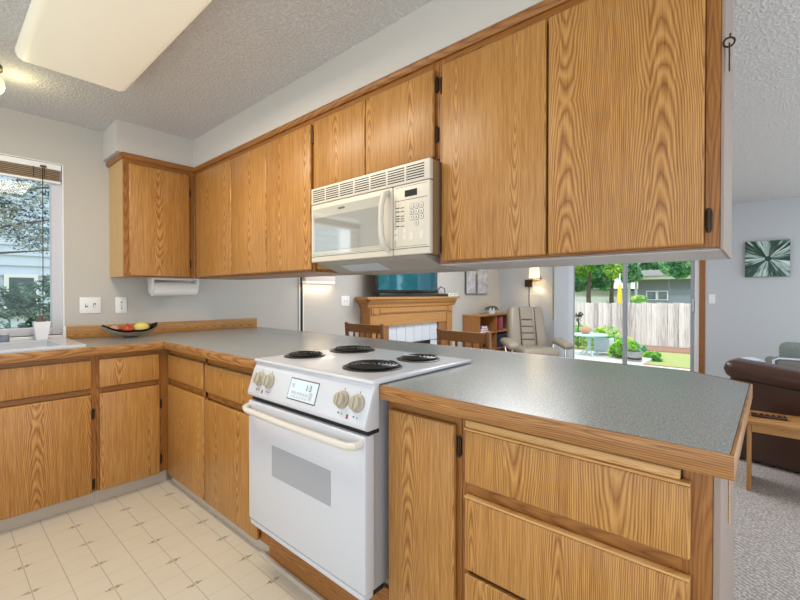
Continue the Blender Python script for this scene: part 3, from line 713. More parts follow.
# ---------------------------------------------------------------- small things in the kitchen
def plate(name, label, cat, x0, x1, z0, z1, holes):
    t = thing(name, label, cat, ((x0+x1)/2, -.001, z0))
    MB().box((x0,-.007,z0),(x1,-.0008,z1),.002).build('cover_plate', M['white_trim'], t, True)
    for kind, x, z in holes:
        if kind == 'toggle': MB().box((x-.005,-.016,z-.010),(x+.005,-.0072,z+.010),.002).build('toggle', M['white_trim'], t, True)
        elif kind == 'rocker': MB().box((x-.010,-.011,z-.020),(x+.010,-.0072,z+.020),.002).build('socket', M['white_trim'], t, True)
        elif kind == 'gap': MB().box((x-.007,-.0076,z-.013),(x+.007,-.0068,z+.013)).build('slot', M['ink'], t)
        else: MB().box((x-.003,-.0122,z-.006),(x+.003,-.0106,z+.006)).build('slot', M['ink'], t)
    return t
plate('light_switch', 'white double toggle switch plate on wall above backsplash', 'switch', -.944,-.826,1.080,1.190, [('gap',-.908,1.135),('gap',-.862,1.135),('toggle',-.908,1.140),('toggle',-.862,1.130)])
plate('wall_outlet', 'white single outlet plate right of the double switch, above fruit', 'outlet', -.740,-.670,1.075,1.190, [('rocker',-.705,1.153),('rocker',-.705,1.111),('slot',-.705,1.153),('slot',-.705,1.111),('gap',-.705,1.132)])
plate('wall_outlet', 'white outlet plate on dining wall, left of the fireplace mantel', 'outlet', 1.358,1.474,1.079,1.191, [('slot',1.395,1.135),('slot',1.437,1.135)])
t = thing('paper_towel_holder', 'white paper towel holder with roll under the wall cabinet', 'paper towel holder', (-.38,-.13,1.328))
MB().box((-.560,-.185,1.315),(-.232,-.075,1.3275),.003).build('mount_plate', M['white_trim'], t, True)
for x in (-.560,-.244):
    MB().prism([(-.185,1.315),(-.075,1.315),(-.095,1.215),(-.165,1.215)], 'x', x, x+.012, .004).build('bracket', M['white_trim'], t, True)
MB().lathe([(.018,-.547),(.052,-.547),(.052,-.245),(.018,-.245)], (0,-.130,1.248), 'x', 32).build('paper_roll', M['paper'], t, True)
# fruit bowl: shallow leaf-shaped dish
t = thing('fruit_bowl', 'dark boat-shaped bowl with pale outside on the worktop', 'bowl', (-.70,-.20,TOPZ))
def boat(inner, c=(-.70,-.20,TOPZ)):
    q = MB(); nu, nv = 22, 10; g = []
    L, Wd = .165, .085
    for i in range(nu+1):
        s_ = -1+2*i/nu; row = []
        for j in range(nv+1):
            w = -1+2*j/nv
            hw = Wd*math.sqrt(max(0, 1-abs(s_)**2.2))+.002
            z = .012 + .058*abs(s_)**2.3 + .040*(w*w)*(1-.4*abs(s_))
            row.append(q.bm.verts.new((c[0]+L*s_, c[1]+hw*w, c[2]+z+(.004 if inner else -.009))))
        g.append(row)
    for i in range(nu):
        for j in range(nv): q.bm.faces.new((g[i][j], g[i+1][j], g[i+1][j+1], g[i][j+1]))
    bmesh.ops.solidify(q.bm, geom=list(q.bm.faces), thickness=.006)
    return q
boat(True).build('bowl_inside', M['bowl_dark'], t, True); boat(False).build('bowl_shell', M['bowl_rim'], t, True)
MB().lathe([(.04,TOPZ+.0005),(.04,TOPZ+.006),(.03,TOPZ+.010)], (-.70,-.20,0), seg=24).build('foot', M['bowl_dark'], t, True)
def fruit(name, label, cat, c, r, m, sz=(1,1,1), stem=True):
    t = thing(name, label, cat, (c[0],c[1],c[2]-r))
    MB().ball(c, r, *sz).build('fruit', M[m], t, True)
    if stem: MB().tube([(c[0],c[1],c[2]+r*.85),(c[0]+.004,c[1],c[2]+r*1.18)], .002, 6).build('stem', M['bark'], t)
fruit('apple', 'red apple in the middle of the dark bowl', 'fruit', (-.722,-.205,TOPZ+.056), .039, 'apple', (1,1,.92))
fruit('lemon', 'yellow lemon on the right of the red apple in bowl', 'fruit', (-.636,-.20,TOPZ+.062), .042, 'lemon', (1.16,.95,.95), False)
fruit('apple', 'pale pinkish apple behind the left rim of the bowl', 'fruit', (-.792,-.185,TOPZ+.064), .027, 'pinkfruit', (1,1,.9))
fruit('plum', 'small dark plum at the right end of the bowl', 'fruit', (-.578,-.175,TOPZ+.062), .019, 'bowl_dark', (1,1,.95))
# on the sink ledge
t = thing('cactus_pot', 'small square white pot with brown cactus on sink ledge', 'potted plant', (-1.152,-.08,TOPZ+.0145))
q = MB(); zz = TOPZ+.0145
pr = [(.026,zz),(.040,zz+.112),(.034,zz+.112),(.031,zz+.098)]
q = MB(); rings = []
for r0, z in pr: rings.append([q.bm.verts.new((-1.152+sx*r0, -.082+sy*r0, z)) for sx, sy in ((-1,-1),(1,-1),(1,1),(-1,1))])
for a, b in zip(rings, rings[1:]):
    for k in range(4): q.bm.faces.new((a[k], a[(k+1)%4], b[(k+1)%4], b[k]))
q.bm.faces.new(rings[0][::-1]); q.bm.faces.new(rings[-1])
q.build('pot', M['pot_white'], t)
q = MB()
for dx, dy, h_, r0 in ((0,0,.052,.012),(.014,.006,.032,.009),(-.014,.004,.028,.009),(.004,-.014,.024,.008)):
    q.lathe([(r0*.8,zz+.094),(r0,zz+.10+h_*.4),(r0*.75,zz+.10+h_*.85),(.002,zz+.10+h_)], (-1.152+dx,-.082+dy,0), seg=10)
q.build('cactus', M['cactus'], t, True)
t = thing('glass_jar', 'small blue-grey jar with dark lid on sink ledge by window', 'jar', (-1.318,-.08,TOPZ+.0145))
MB().lathe([(.020,zz),(.022,zz+.006),(.022,zz+.034),(.018,zz+.040)], (-1.318,-.082,0), seg=20).build('jar_body', M['house_grey'], t, True)
MB().lathe([(.021,zz+.0405),(.021,zz+.050),(.019,zz+.052)], (-1.318,-.082,0), seg=20).build('lid', M['tile_grey'], t, True)
t = thing('window_blind', 'raised brown wood blind at the top of the kitchen window', 'blind', (-1.73,.015,2.05))
MB().box((WX0+.005,.004,2.018),(WX1-.008,.034,2.054),.002).build('head_rail', M['white_trim'], t)
q = MB()
for k in range(6): q.box((WX0+.008,.006,1.948+k*.0115),(WX1-.012,.033,1.9555+k*.0115),.0015,1)
q.build('slat_stack', M['wood_blind'], t)
MB().box((WX0+.008,.004,1.932),(WX1-.010,.034,1.946),.002).build('bottom_rail', M['white_trim'], t)
MB().tube([(-1.128,-.001,2.02),(-1.130,-.002,1.5),(-1.132,-.002,1.08)], .0025, 6).build('wand', M['brass'], t)
q = MB().box((-1.14,-.002,2.022),(-1.108,.0035,2.034)).tube([(-1.118,-.001,2.02),(-1.118,-.001,1.96)], .002, 6).tube([(-1.172,-.001,2.02),(-1.172,-.001,1.95)], .002, 6)
q.build('cord', M['brass'], t)
t = thing('hanging_key', 'dark key hanging on a hook on the cabinet end panel', 'key', (-.10,-3.40,1.72))
q = MB(); kx = -.33
q.tube([(kx,-3.3842,1.833),(kx,-3.392,1.833),(kx,-3.394,1.842)], .0022, 6); q.build('hook', M['hinge'], t)
q = MB(); q.lathe([(.009,-.001),(.013,-.001),(.013,.001),(.009,.001)], (kx,-3.391,1.822), 'x', 16, True)
q.box((kx-.012,-3.3935,1.792),(kx+.012,-3.3905,1.816),.001).box((kx-.004,-3.3935,1.752),(kx+.004,-3.3905,1.793),.0008).box((kx+.003,-3.3935,1.756),(kx+.008,-3.3905,1.770))
q.build('key_blade', M['hinge'], t)

# ---------------------------------------------------------------- dining chairs
def chair():
    t = thing('dining_chair', 'walnut dining chair behind the worktop nearer the window wall', 'chair', (0,0,0), 'dining chairs behind the peninsula')
    for s_ in (-1, 1):
        q = MB(); q.tube([(0.02,s_*.215,0),(.03,s_*.215,.43),(.0,s_*.215,.70),(-.025,s_*.218,.955)], [.017,.02,.02,.017], 8); q.build('rear_leg', M['walnut_v'], t, True)
        q = MB(); q.tube([(.43,s_*.205,0),(.425,s_*.20,.43)], [.015,.02], 8); q.build('front_leg', M['walnut_v'], t, True)
    q = MB(); n = 10; rows = []
    for i in range(n+1):
        y = -.20+.40*i/n; bow = .022*(1-(y/.2)**2)
        rows.append([q.bm.verts.new((x-bow, y, z)) for x, z in ((-.034,.945),(-.010,.945),(-.002,.872),(-.024,.872))])
    for a, b in zip(rows, rows[1:]):
        for k in range(4): q.bm.faces.new((a[k], a[(k+1)%4], b[(k+1)%4], b[k]))
    q.bm.faces.new(rows[0]); q.bm.faces.new(rows[-1][::-1])
    q.build('top_rail', M['walnut'], t)
    MB().box((.008,-.2,.52),(.026,.2,.56),.004).build('lower_rail', M['walnut'], t)
    for k in range(5):
        y = -.14+.07*k; q = MB(); q.box((-.005,y-.011,.55),(.004,y+.011,.885),.002, 2, Matrix.Shear('XY', 4, (0,0)) ); q.build('slat', M['walnut_v'], t)
    MB().box((0,-.225,.43),(.46,.225,.462),.012,3).build('seat', M['walnut'], t, True)
    MB().box((.03,-.19,.37),(.42,-.17,.43)).box((.03,.17,.37),(.42,.19,.43)).box((.40,-.19,.37),(.42,.19,.43)).build('apron', M['walnut'], t)
    return t
c1 = chair(); c1.location = (.935,-.820,0); c1.rotation_euler = (0,0,R(2))
dup(c1, (.915,-1.858,0), R(-4), 'walnut dining chair behind the stove with curved top rail')

# ---------------------------------------------------------------- fireplace and what stands on it
t = thing('fireplace', 'oak mantel fireplace with white tile surround against the back wall', 'fireplace', (2.46,-.1,0))
q = MB().box((1.545,-.225,1.150),(3.395,-.0158,1.180),.004).build('mantel_shelf', M['mantel_oak'], t)
q = MB(); mp_ = [(.0,1.149),(.0,1.055),(-.012,1.06),(-.02,1.09),(-.045,1.125),(-.05,1.149)]
q.prism([(-.16+p, z) for p, z in mp_], 'x', 1.60, 3.34)
q.prism([(1.645+p*1.6, z) for p, z in mp_], 'y', -.16, -.0158); q.prism([(3.285-p*1.6, z) for p, z in mp_], 'y', -.16, -.0158)
q.build('crown', M['mantel_oak'], t)
MB().box((1.645,-.16,.98),(3.285,-.0158,1.149)).build('frieze', M['mantel_oak'], t)
MB().box((1.80,-.170,.992),(3.13,-.1605,1.042),.003).build('frieze_panel', M['mantel_oak'], t)
for a, b in ((1.645,1.775), (3.155,3.285)):
    p_ = MB().box((a,-.165,.0),(b,-.0158,.979),.003).build('pilaster', M['mantel_v'], t)
    MB().box((a+.015,-.178,.975),(b-.015,-.1655,1.05),.004).lathe([(.032,-.186),(.032,-.1785),(.0,-.1785)][::-1], ((a+b)/2,0,1.012), 'y', 20).build('rosette', M['mantel_v'], p_)
MB().box((1.776,-.15,.835),(3.154,-.10,.979)).build('lintel', M['mantel_oak'], t)
for a, b in ((1.776,1.98), (2.99,3.154)): MB().box((a,-.14,0),(b,-.0158,.8345)).build('inner_stile', M['walnut_v'], t)
q = MB()
for k in range(6): q.box((1.982+k*.168,-.115,.60),(1.982+k*.168+.163,-.095,.833),.002,1)
for k in range(4): q.box((1.982,-.115,.02+k*.143),(2.145,-.095,.159+k*.143),.002,1); q.box((2.822,-.115,.02+k*.143),(2.985,-.095,.159+k*.143),.002,1)
q.build('tile_surround', M['white_enamel'], t)
MB().box((1.981,-.0945,0),(2.989,-.06,.834)).build('grout_back', M['tile_grey'], t)
MB().box((2.147,-.125,.02),(2.82,-.0955,.598),.004).build('firebox_frame', M['black'], t)
t = thing('television', 'flat screen television standing on the fireplace mantel', 'television', (2.37,-.11,1.18))
TM = Matrix.Translation((2.375,-.118,0)) @ Matrix.Rotation(R(6.5), 4, 'Z')
MB().box((-.70,-.022,1.225),(.70,.022,1.95),.006,2,TM).build('housing', M['tv_black'], t, True)
MB().box((-.66,-.0245,1.262),(.67,-.0222,1.92),.0005,1,TM).build('screen', M['screen'], t)
MB().box((-.22,-.022,1.1805),(.22,.085,1.192),.003,2,TM).box((-.05,-.01,1.192),(.05,.012,1.23),0,2,TM).build('stand', M['tv_black'], t)
tag(MB().box((1.74,-.222,1.1805),(3.10,-.180,1.220),.008,3).build('soundbar', M['tv_black'], None, True), 'long black soundbar in front of the television', 'soundbar')
t = thing('media_box', 'small white box with dark marks on the right mantel end', 'box', (3.26,-.15,1.18))
MB().box((3.15,-.20,1.1805),(3.37,-.10,1.222),.004).build('box_body', M['white_box'], t)
q = MB()
for k, x in enumerate((3.165,3.21,3.265,3.31)): q.box((x,-.2012,1.192+.006*(k%2)),(x+.028,-.1998,1.206+.006*(k%2)))
q.build('marking', M['ink'], t)
q = MB().tube([(3.08,-.06,1.188),(3.07,-.07,1.27),(3.12,-.08,1.315),(3.20,-.09,1.29),(3.24,-.07,1.188)], .007, 8)
tag(q.build('cable', M['tv_black'], None, True), 'black cable looping up beside the television', 'cable')
t = thing('wall_picture', 'grey abstract canvas on the back wall above the bookshelf', 'picture', (4.19,-.02,1.21))
MB().box((3.865,-.035,1.214),(4.525,-.0008,1.84),.002).build('canvas_edge', M['ink'], t)
MB().box((3.872,-.0362,1.221),(4.518,-.0351,1.833)).build('canvas', M['art_abs'], t)
# bookshelf
t = thing('bookshelf', 'low open oak bookshelf in the far corner by the recliner', 'bookshelf', (4.3,-.16,0))
MB().box((3.80,-.30,.0),(3.825,-.016,.87),.002).build('side_panel', M['shelf_oak'], t); MB().box((4.93,-.30,0),(4.955,-.016,.87),.002).build('side_panel', M['shelf_oak'], t)
MB().box((3.79,-.31,.871),(4.965,-.016,.895),.003).build('top_panel', M['mantel_oak'], t)
MB().box((4.34,-.295,.03),(4.362,-.022,.870)).build('divider', M['shelf_oak'], t)
MB().box((3.8255,-.021,.03),(4.9295,-.0165,.870)).build('back_panel', M['shelf_oak'], t)
for z in (.03,.33,.60):
    MB().box((3.8258,-.295,z),(4.3395,-.0215,z+.02)).build('shelf', M['mantel_oak'], t); MB().box((4.3625,-.295,z),(4.9292,-.0215,z+.02)).build('shelf', M['mantel_oak'], t)
bk = [('purple_book','dark purple book at the bottom of the shelf stack',.6205,.655), ('pink_book','pink book in the middle of the shelf stack',.6555,.685), ('red_book','red book on top of the shelf stack',.6855,.712)]
for i, (m, lb, z0, z1) in enumerate((('red_book','red book lying at the bottom of the bookshelf pile',.6205,.650), ('pink_book','pink book lying in the middle of the bookshelf pile',.6505,.682), ('purple_book','purple book lying on top of the bookshelf pile',.6825,.722))):
    t = thing('book', lb, 'book', (4.0,-.18,z0), 'books piled on the bookshelf')
    q = .02*i
    MB().box((3.86+q,-.285,z0),(4.12-q,-.10,z0+.004)).box((3.86+q,-.285,z1-.004),(4.12-q,-.10,z1)).box((3.86+q,-.285,z0+.004),(3.864+q,-.10,z1-.004)).build('cover', M[m], t)
    MB().box((3.865+q,-.282,z0+.0042),(4.115-q,-.104,z1-.0042)).build('pages', M['paper'], t)
for i, (m, lb) in enumerate((('red_book','dark red binder standing upright, first on the right shelf'),('purple_book','purple binder standing upright right of the red one'))):
    tag(MB().box((4.46+i*.07,-.28,.6205),(4.52+i*.07,-.06,.845),.003).build('binder', M[m], None), lb, 'binder', 'binders on the bookshelf')
tag(MB().box((4.42,-.29,.3505),(4.80,-.05,.56),.006).build('storage_box', M['blue_box'], None), 'navy storage box on the lower right shelf', 'box')
t = thing('potted_orchid', 'drooping leafy plant in white pot on top of the bookshelf', 'potted plant', (4.20,-.16,.895))
MB().lathe([(.055,.8955),(.068,.99),(.060,.995),(.05,.985)], (4.42,-.17,0), seg=24).build('pot', M['pot_white'], t, True)
t.location = (4.42,-.17,.895)
for ch in [o for o in C.objects if o.parent == t]: ch.data.transform(Matrix.Translation(Vector((4.20,-.16,.895))-Vector((4.42,-.17,.895))))
WL[t.name] = Vector((4.42,-.17,.895))
q = MB()
for k in range(9):
    a = 2*math.pi*k/9+.3; L = .10+.05*random.random(); pts = []
    for i in range(6):
        s_ = i/5; pts.append((4.42+math.cos(a)*L*s_, -.17+math.sin(a)*L*s_*.9, .99+.085*s_-.13*s_*s_))
    q.tube(pts, [.010,.016,.018,.015,.010,.002], 6)
q.build('leaves', M['leaf_dark'], t, True)

# ---------------------------------------------------------------- far wall things
t = thing('wall_sconce', 'swing-arm wall lamp with cream shade above the recliner', 'wall lamp', (FX,-.55,1.33))
MB().box((FX-.03,-.60,1.335),(FX-.001,-.475,1.455),.003).build('wall_plate', M['brass'], t)
MB().tube([(FX-.03,-.54,1.41),(FX-.06,-.60,1.43),(FX-.10,-.76,1.43),(FX-.12,-.79,1.46),(FX-.12,-.79,1.50)], .009, 8).build('swing_arm', M['brass'], t, True)
q = MB().lathe([(.085,1.48),(.070,1.68),(.066,1.68),(.081,1.48)], (FX-.16,-.70,0), seg=28, close=True); q.build('lamp_shade', M['shade'], t, True)
MB().tube([(FX-.12,-.79,1.50),(FX-.16,-.70,1.51),(FX-.16,-.70,1.53)], .007, 8).ball((FX-.16,-.70,1.56), .025).build('bulb_holder', M['brass'], t, True)
pts = [(FX-.012,-.545,1.336)] + [(FX-.012,-.548+.006*math.sin(k*1.3),1.30-.11*k) for k in range(9)]
MB().tube(pts, .007, 6).build('cord', M['brass'], t, True)
pl = bpy.data.lights.new('sconce_bulb', 'POINT'); pl.energy = 20; pl.color = (1,.84,.58); pl.shadow_soft_size = .03
po = bpy.data.objects.new('sconce_bulb', pl); C.objects.link(po); po.parent = t; po.location = (-.16,-.15,.29)
t = thing('vertical_blinds', 'grey-blue vertical blinds stacked open at the left of patio door', 'blind', (4.95,-1.15,.04))
for k in range(7):
    y = -1.03-k*.036; mm = Matrix.Translation((4.955,y,0)) @ Matrix.Rotation(R(34-k), 4, 'Z')
    q = MB().box((-.002,-.04,.05),(.002,.04,1.955),.0005,1,mm); q.build('vane', M['blind'], t)
MB().box((4.93,-2.80,1.96),(4.985,-.98,2.0),.003).build('head_track', M['white_trim'], t)
tag(MB().box((FX-.03,-.965,.86),(FX-.012,-.942,1.75),.003).tube([(FX-.02,-.953,.80),(FX-.02,-.953,.87)], .016, 8).build('blind_pull', M['cream'], None, True), 'cream pull wand hanging on the wall left of the vertical blinds', 'blind pull')
t = thing('light_switch', 'single white switch plate on far wall right of the patio door', 'switch', (FX,-2.995,1.085))
MB().box((FX-.008,-3.03,1.09),(FX-.001,-2.962,1.21),.002).build('cover_plate', M['white_trim'], t)
MB().box((FX-.016,-3.001,1.138),(FX-.0082,-2.991,1.160),.002).build('toggle', M['white_trim'], t)
t = thing('wall_picture', 'green bloom canvas on the far wall right of the patio door', 'picture', (FX,-3.52,1.42))
MB().box((FX-.04,-3.722,1.421),(FX-.001,-3.318,1.850),.002).build('canvas_edge', M['leaf_dark'], t)
q = MB().box((FX-.0415,-3.720,1.423),(FX-.0402,-3.320,1.848)); q.build('canvas', M['art_bloom'], t)

# ---------------------------------------------------------------- recliner (local: +x is forward)
def recliner(loc, rz):
    t = thing('recliner', 'taupe leather recliner with dark piping in front of the bookshelf', 'armchair', (0,0,0))
    lean = Matrix.Translation((-.18,0,.42)) @ Matrix.Rotation(R(-14), 4, 'Y')
    for s_ in (-1, 1):
        q = MB(); q.box((-.07,s_*.195-.10,-.05),(.12,s_*.195+.10,.60),.06,4, lean @ Matrix.Rotation(R(4*s_), 4, 'X')); q.build('side_bolster', M['taupe'], t, True)
        q = MB(); q.tube([(-.02,s_*.104,-.04),(.125,s_*.112,.05),(.128,s_*.110,.30),(.118,s_*.112,.585)], .008, 6); bmesh.ops.transform(q.bm, matrix=lean, verts=q.bm.verts); q.build('seam_piping', M['piping'], t, True)
        q = MB(); q.box((-.10,s_*.38-.075,.49),(.34,s_*.38+.075,.585),.045,4, Matrix.Translation((0,0,0)) @ Matrix.Rotation(R(6), 4, 'Y')); q.build('armrest', M['taupe'], t, True)
        q = MB(); q.tube([(.27,s_*.37,.50),(.30,s_*.37,.30),(.20,s_*.33,.20),(-.05,s_*.33,.20),(-.1,s_*.36,.50)], .016, 8); q.build('arm_support', M['chrome'], t, True)
    q = MB()
    q.box((-.03,-.105,.40),(.105,.105,.605),.03,4, lean); q.build('headrest', M['taupe'], t, True)
    for k in range(4):
        q = MB(); q.box((-.03,-.105,.005+k*.099),(.095,.105,.100+k*.099),.022,4, lean); q.build('back_pad', M['taupe'], t, True)
    q = MB(); q.box((-.10,-.255,.33),(.40,.255,.47),.055,4); q.build('seat_cushion', M['taupe'], t, True)
    q = MB(); q.lathe([(.30,.005),(.30,.03),(.26,.04)], (.1,0,0), seg=36); q.tube([(.1,0,.04),(.1,0,.33)], .035, 12); q.build('swivel_base', M['walnut_v'], t, True)
    t.location = loc; t.rotation_euler = (0,0,rz)
recliner((4.10,-.98,0), R(180+44))

# ---------------------------------------------------------------- sofa, end table, armchair at the right edge
def placed(t, loc, rz): t.location = loc; t.rotation_euler = (0,0,rz)
t = thing('sofa', 'dark brown leather sofa seen from behind beside end table', 'sofa', (0,0,0))   # local: back faces -x, length along -y
MB().box((.02,-1.1,.012),(.80,0,.40),.03,3).build('sofa_base', M['leather'], t, True)
q = MB().box((-.02,-1.1,.34),(.20,-.01,.66),.06,5)
for v in q.bm.verts: v.co.z += .10*v.co.y*(v.co.z > .5)
q.build('back_panel', M['leather'], t, True)
q = MB().box((-.06,-1.1,.60),(.22,.02,.735),.065,6)
for v in q.bm.verts: v.co.z += .10*v.co.y
q.build('headrest_roll', M['leather'], t, True)
MB().box((.20,-1.08,.40),(.82,-.02,.47),.035,4).build('seat_cushion', M['leather'], t, True)
placed(t, (2.26,-3.275,0), R(-12))
t = thing('end_table', 'low oak end table behind the brown sofa, remote on top', 'table', (1.85,-3.7,0))
MB().box((1.685,-4.30,.412),(2.005,-3.393,.436),.004,2).build('table_top', M['mantel_oak'], t, True)
for y in (-3.399,-4.29): MB().box((1.70,y-.022,.0),(1.99,y,.4115),.003).build('side_leg', M['mantel_v'], t, True)
MB().box((1.98,-4.268,.34),(1.995,-3.4215,.4115)).box((1.695,-4.268,.37),(1.71,-3.4215,.4115)).build('apron', M['mantel_oak'], t)
t = thing('remote_control', 'slim dark remote control lying on the end table', 'remote', (1.84,-3.50,.4365))
mm = Matrix.Translation((1.845,-3.50,.4365)) @ Matrix.Rotation(R(4), 4, 'Z')
MB().box((-.03,-.085,0),(.03,.085,.016),.005,3,mm).build('remote_body', M['bowl_dark'], t, True)
q = MB()
for i in range(2):
    for j in range(5): q.box((-.016+i*.02,-.07+j*.028,.016),(-.006+i*.02,-.058+j*.028,.0185),0,1,mm)
q.build('button', M['walnut'], t)
t = thing('armchair', 'grey upholstered armchair beyond the brown sofa', 'armchair', (3.6,-3.9,0))
MB().box((3.30,-4.40,.02),(4.05,-3.52,.42),.05,4).build('chair_base', M['grey_fabric'], t, True)
MB().box((3.26,-4.40,.40),(3.44,-3.54,.655),.05,4).build('chair_back', M['grey_fabric'], t, True)
MB().box((3.44,-3.59,.40),(4.05,-3.50,.58),.04,4).build('armrest', M['grey_fabric'], t, True)
MB().box((3.44,-4.40,.40),(4.05,-4.26,.58),.05,4).build('armrest', M['grey_fabric'], t, True)
q = MB().tube([(3.262,-3.545,.44),(3.262,-3.55,.63),(3.272,-3.585,.648),(3.272,-4.0,.652),(3.272,-4.38,.65)], .009, 8); q.build('back_piping', M['blue_fabric'], t, True)
tag(MB().box((3.445,-4.15,.425),(3.60,-3.592,.775),.06,5,None).build('throw_pillow', M['green_fabric'], None, True), 'grey-green throw pillow standing on the grey armchair', 'pillow')
q = MB().ball((3.40,-3.40,.575), .11, 1.0, 1.0, .45); q.box((3.32,-3.48,.018),(3.48,-3.32,.575),.04,3)
tag(q.build('ottoman', M['blue_fabric'], None, True), 'pale blue padded stool between sofa and grey armchair', 'stool')

# ---------------------------------------------------------------- outdoors, patio side
mb = MB()
xs = [5.2, 7, 9.3, 10.3, 12.6, 13.2, 40]; zs = [-.16,-.16,-.18,-.22,-.40,-.44,-.5]
vs = [[mb.bm.verts.new((x, y, z)) for y in (-14, -3.2, 14)] for x, z in zip(xs, zs)]
for a, b in zip(vs, vs[1:]):
    for k in range(2): mb.bm.faces.new((a[k], b[k], b[k+1], a[k+1]))
tag(mb.build('lawn', M['grass']), 'sunlit dry lawn between the patio and the fence', 'lawn', None, 'structure')
struct('patio', MB().box((5.16,-6,-.25),(7.16,2.2,-.105),.01).box((7.161,-1.80,-.25),(8.45,2.2,-.105),.01), M['patio'])
struct('brick_edging', MB().box((7.162,-6,-.25),(7.36,-1.802,-.115),.01), M['soil'])
struct('mulch_bed', MB().prism([(10.2,-.36),(12.95,-.50),(12.95,-.36),(10.3,-.19)], 'y', -6, 5), M['soil'])
t = thing('wood_fence', 'tall weathered grey board fence at the end of the yard', 'fence', (13,0,-.45))
q = MB()
y = -6.0; k = 0
while y < 6.0:
    top = .925 + .012*math.sin(k*2.1) - (y-.0)*.012
    q.box((13.0+.006*(k % 2),y+.003,-.42),(13.02+.006*(k % 2),y+.137,top),.003,1); y += .14; k += 1
q.build('board_panel', M['fence'], t)
for yy in (-4.4,-2.2,0,2.2,4.4): MB().box((13.03,yy-.045,-.45),(13.12,yy+.045,.86)).build('post', M['fence'], t)
MB().box((13.028,-6,.55),(13.065,6,.64)).box((13.028,-6,-.2),(13.065,6,-.11)).build('fence_rail', M['fence'], t)
def leaf_blob(q, c, rad, n, size, seed, flat=1.0):
    rr = random.Random(seed); bm = q.bm
    lumps = []
    for _ in range(14):
        v = Vector((rr.gauss(0,1), rr.gauss(0,1), rr.gauss(0,1))).normalized()*rr.uniform(.35,.8)
        lumps.append((v, rr.uniform(.25,.45)))
    for i in range(n):
        lv, lr = rr.choice(lumps)
        d = Vector((rr.gauss(0,1), rr.gauss(0,1), rr.gauss(0,1))).normalized()*lr*rr.uniform(.5,1)**.5
        p = lv + d; p = Vector((c[0]+p.x*rad[0], c[1]+p.y*rad[1], c[2]+p.z*rad[2]))
        a = Vector((rr.gauss(0,1), rr.gauss(0,1), rr.gauss(0,.7))).normalized(); b = a.cross(Vector((rr.gauss(0,1), rr.gauss(0,1), rr.gauss(0,1)))).normalized()
        s_ = size*rr.uniform(.6,1.3); nn = a.cross(b)*s_*.18
        v = [bm.verts.new(x) for x in (p-a*s_, p+b*s_*.42+nn, p+a*s_, p-b*s_*.42+nn)]
        bm.faces.new(v)
def tree(name, label, base, h, trunk_r, crowns, m, seed, n, size, cat='tree', group=None, trunk=True):
    t = thing(name, label, cat, base, group)
    if trunk and h > .4:
        q = MB(); q.tube([base, (base[0],base[1]+.05,base[2]+h*.5), (base[0]+.1,base[1],base[2]+h)], [trunk_r, trunk_r*.8, trunk_r*.3], 10)
        q.build('trunk', M['bark'], t, True)
    q = MB()
    for i, (c, rad) in enumerate(crowns): leaf_blob(q, c, rad, n, size, seed+i)
    q.build('crown', M[m], t); return t
gt = 'trees beyond the fence'
tree('leafy_tree', 'bright green tree left, beyond the fence behind the patio table', (19,2.6,-.5), 3.2, .13, [((19,2.9,3.5),(1.7,1.6,1.5)), ((19.3,1.7,3.4),(1.3,1.2,1.3)), ((19,3.9,3.0),(1.3,1.2,1.4))], 'leaf_green', 11, 4200, .13, 'tree', gt)
tree('leafy_tree', 'darker green tree at the far left beyond the fence', (22,5.0,-.5), 3.2, .16, [((22,5.8,2.8),(1.6,1.6,2.0)), ((22,4.2,3.6),(1.6,1.8,1.8))], 'leaf_teal', 23, 4200, .15, 'tree', gt)
tree('leafy_tree', 'overhanging dark green tree in front of the grey house, right of yellow umbrella', (17,-3.2,-.5), 4.2, .15, [((17,-1.0,3.05),(1.3,1.5,.80)), ((17,-1.2,2.35),(.9,.75,.50)), ((17,-2.2,2.9),(1.2,1.3,1.0))], 'leaf_teal', 37, 3600, .12, 'tree', gt)
tree('tall_tree', 'tall dark tree rising behind the grey house roof', (35,2.5,-.5), 7, .25, [((35,0.0,5.5),(3,3.4,3.2)), ((35,4.0,5.5),(3,3.4,3.6))], 'leaf_teal', 51, 5200, .25, 'tree', gt)
tree('tall_tree', 'tall green tree behind the pale low building', (30.5,11.5,-.5), 6, .25, [((30.5,10.6,4.6),(2.2,2.0,3.0)), ((30.5,13,4.2),(2.2,2.0,3.0))], 'leaf_green', 57, 4800, .25, 'tree', gt)
tree('leafy_tree', 'second slim-trunked green tree beyond the fence, left of the yellow umbrella', (19.6,1.75,-.5), 3.0, .12, [((19.6,2.0,2.75),(1.0,1.0,.8)), ((19.6,3.2,2.7),(1.0,.9,.8))], 'leaf_green', 63, 3000, .12, 'tree', gt)
tree('leafy_tree', 'broad green tree far along the fence, past the grey house', (17,-8.5,-.5), 4.5, .2, [((17,-8.2,3.6),(2,2.6,2.4)), ((17,-6.6,2.2),(1.4,1.6,1.6)), ((17,-10.5,3.0),(2,2.4,2.4))], 'leaf_teal', 67, 3000, .16, 'tree', gt)
tree('leafy_tree', 'low broad green tree in front of the pale low building', (24.3,6.5,-.5), 2.8, .12, [((24.3,3.3,2.35),(.7,1.1,.85)), ((24.3,5.0,2.3),(.8,1.4,.9)), ((23.6,1.9,2.6),(.6,.8,.7))], 'leaf_teal', 91, 3200, .14, 'tree', gt)
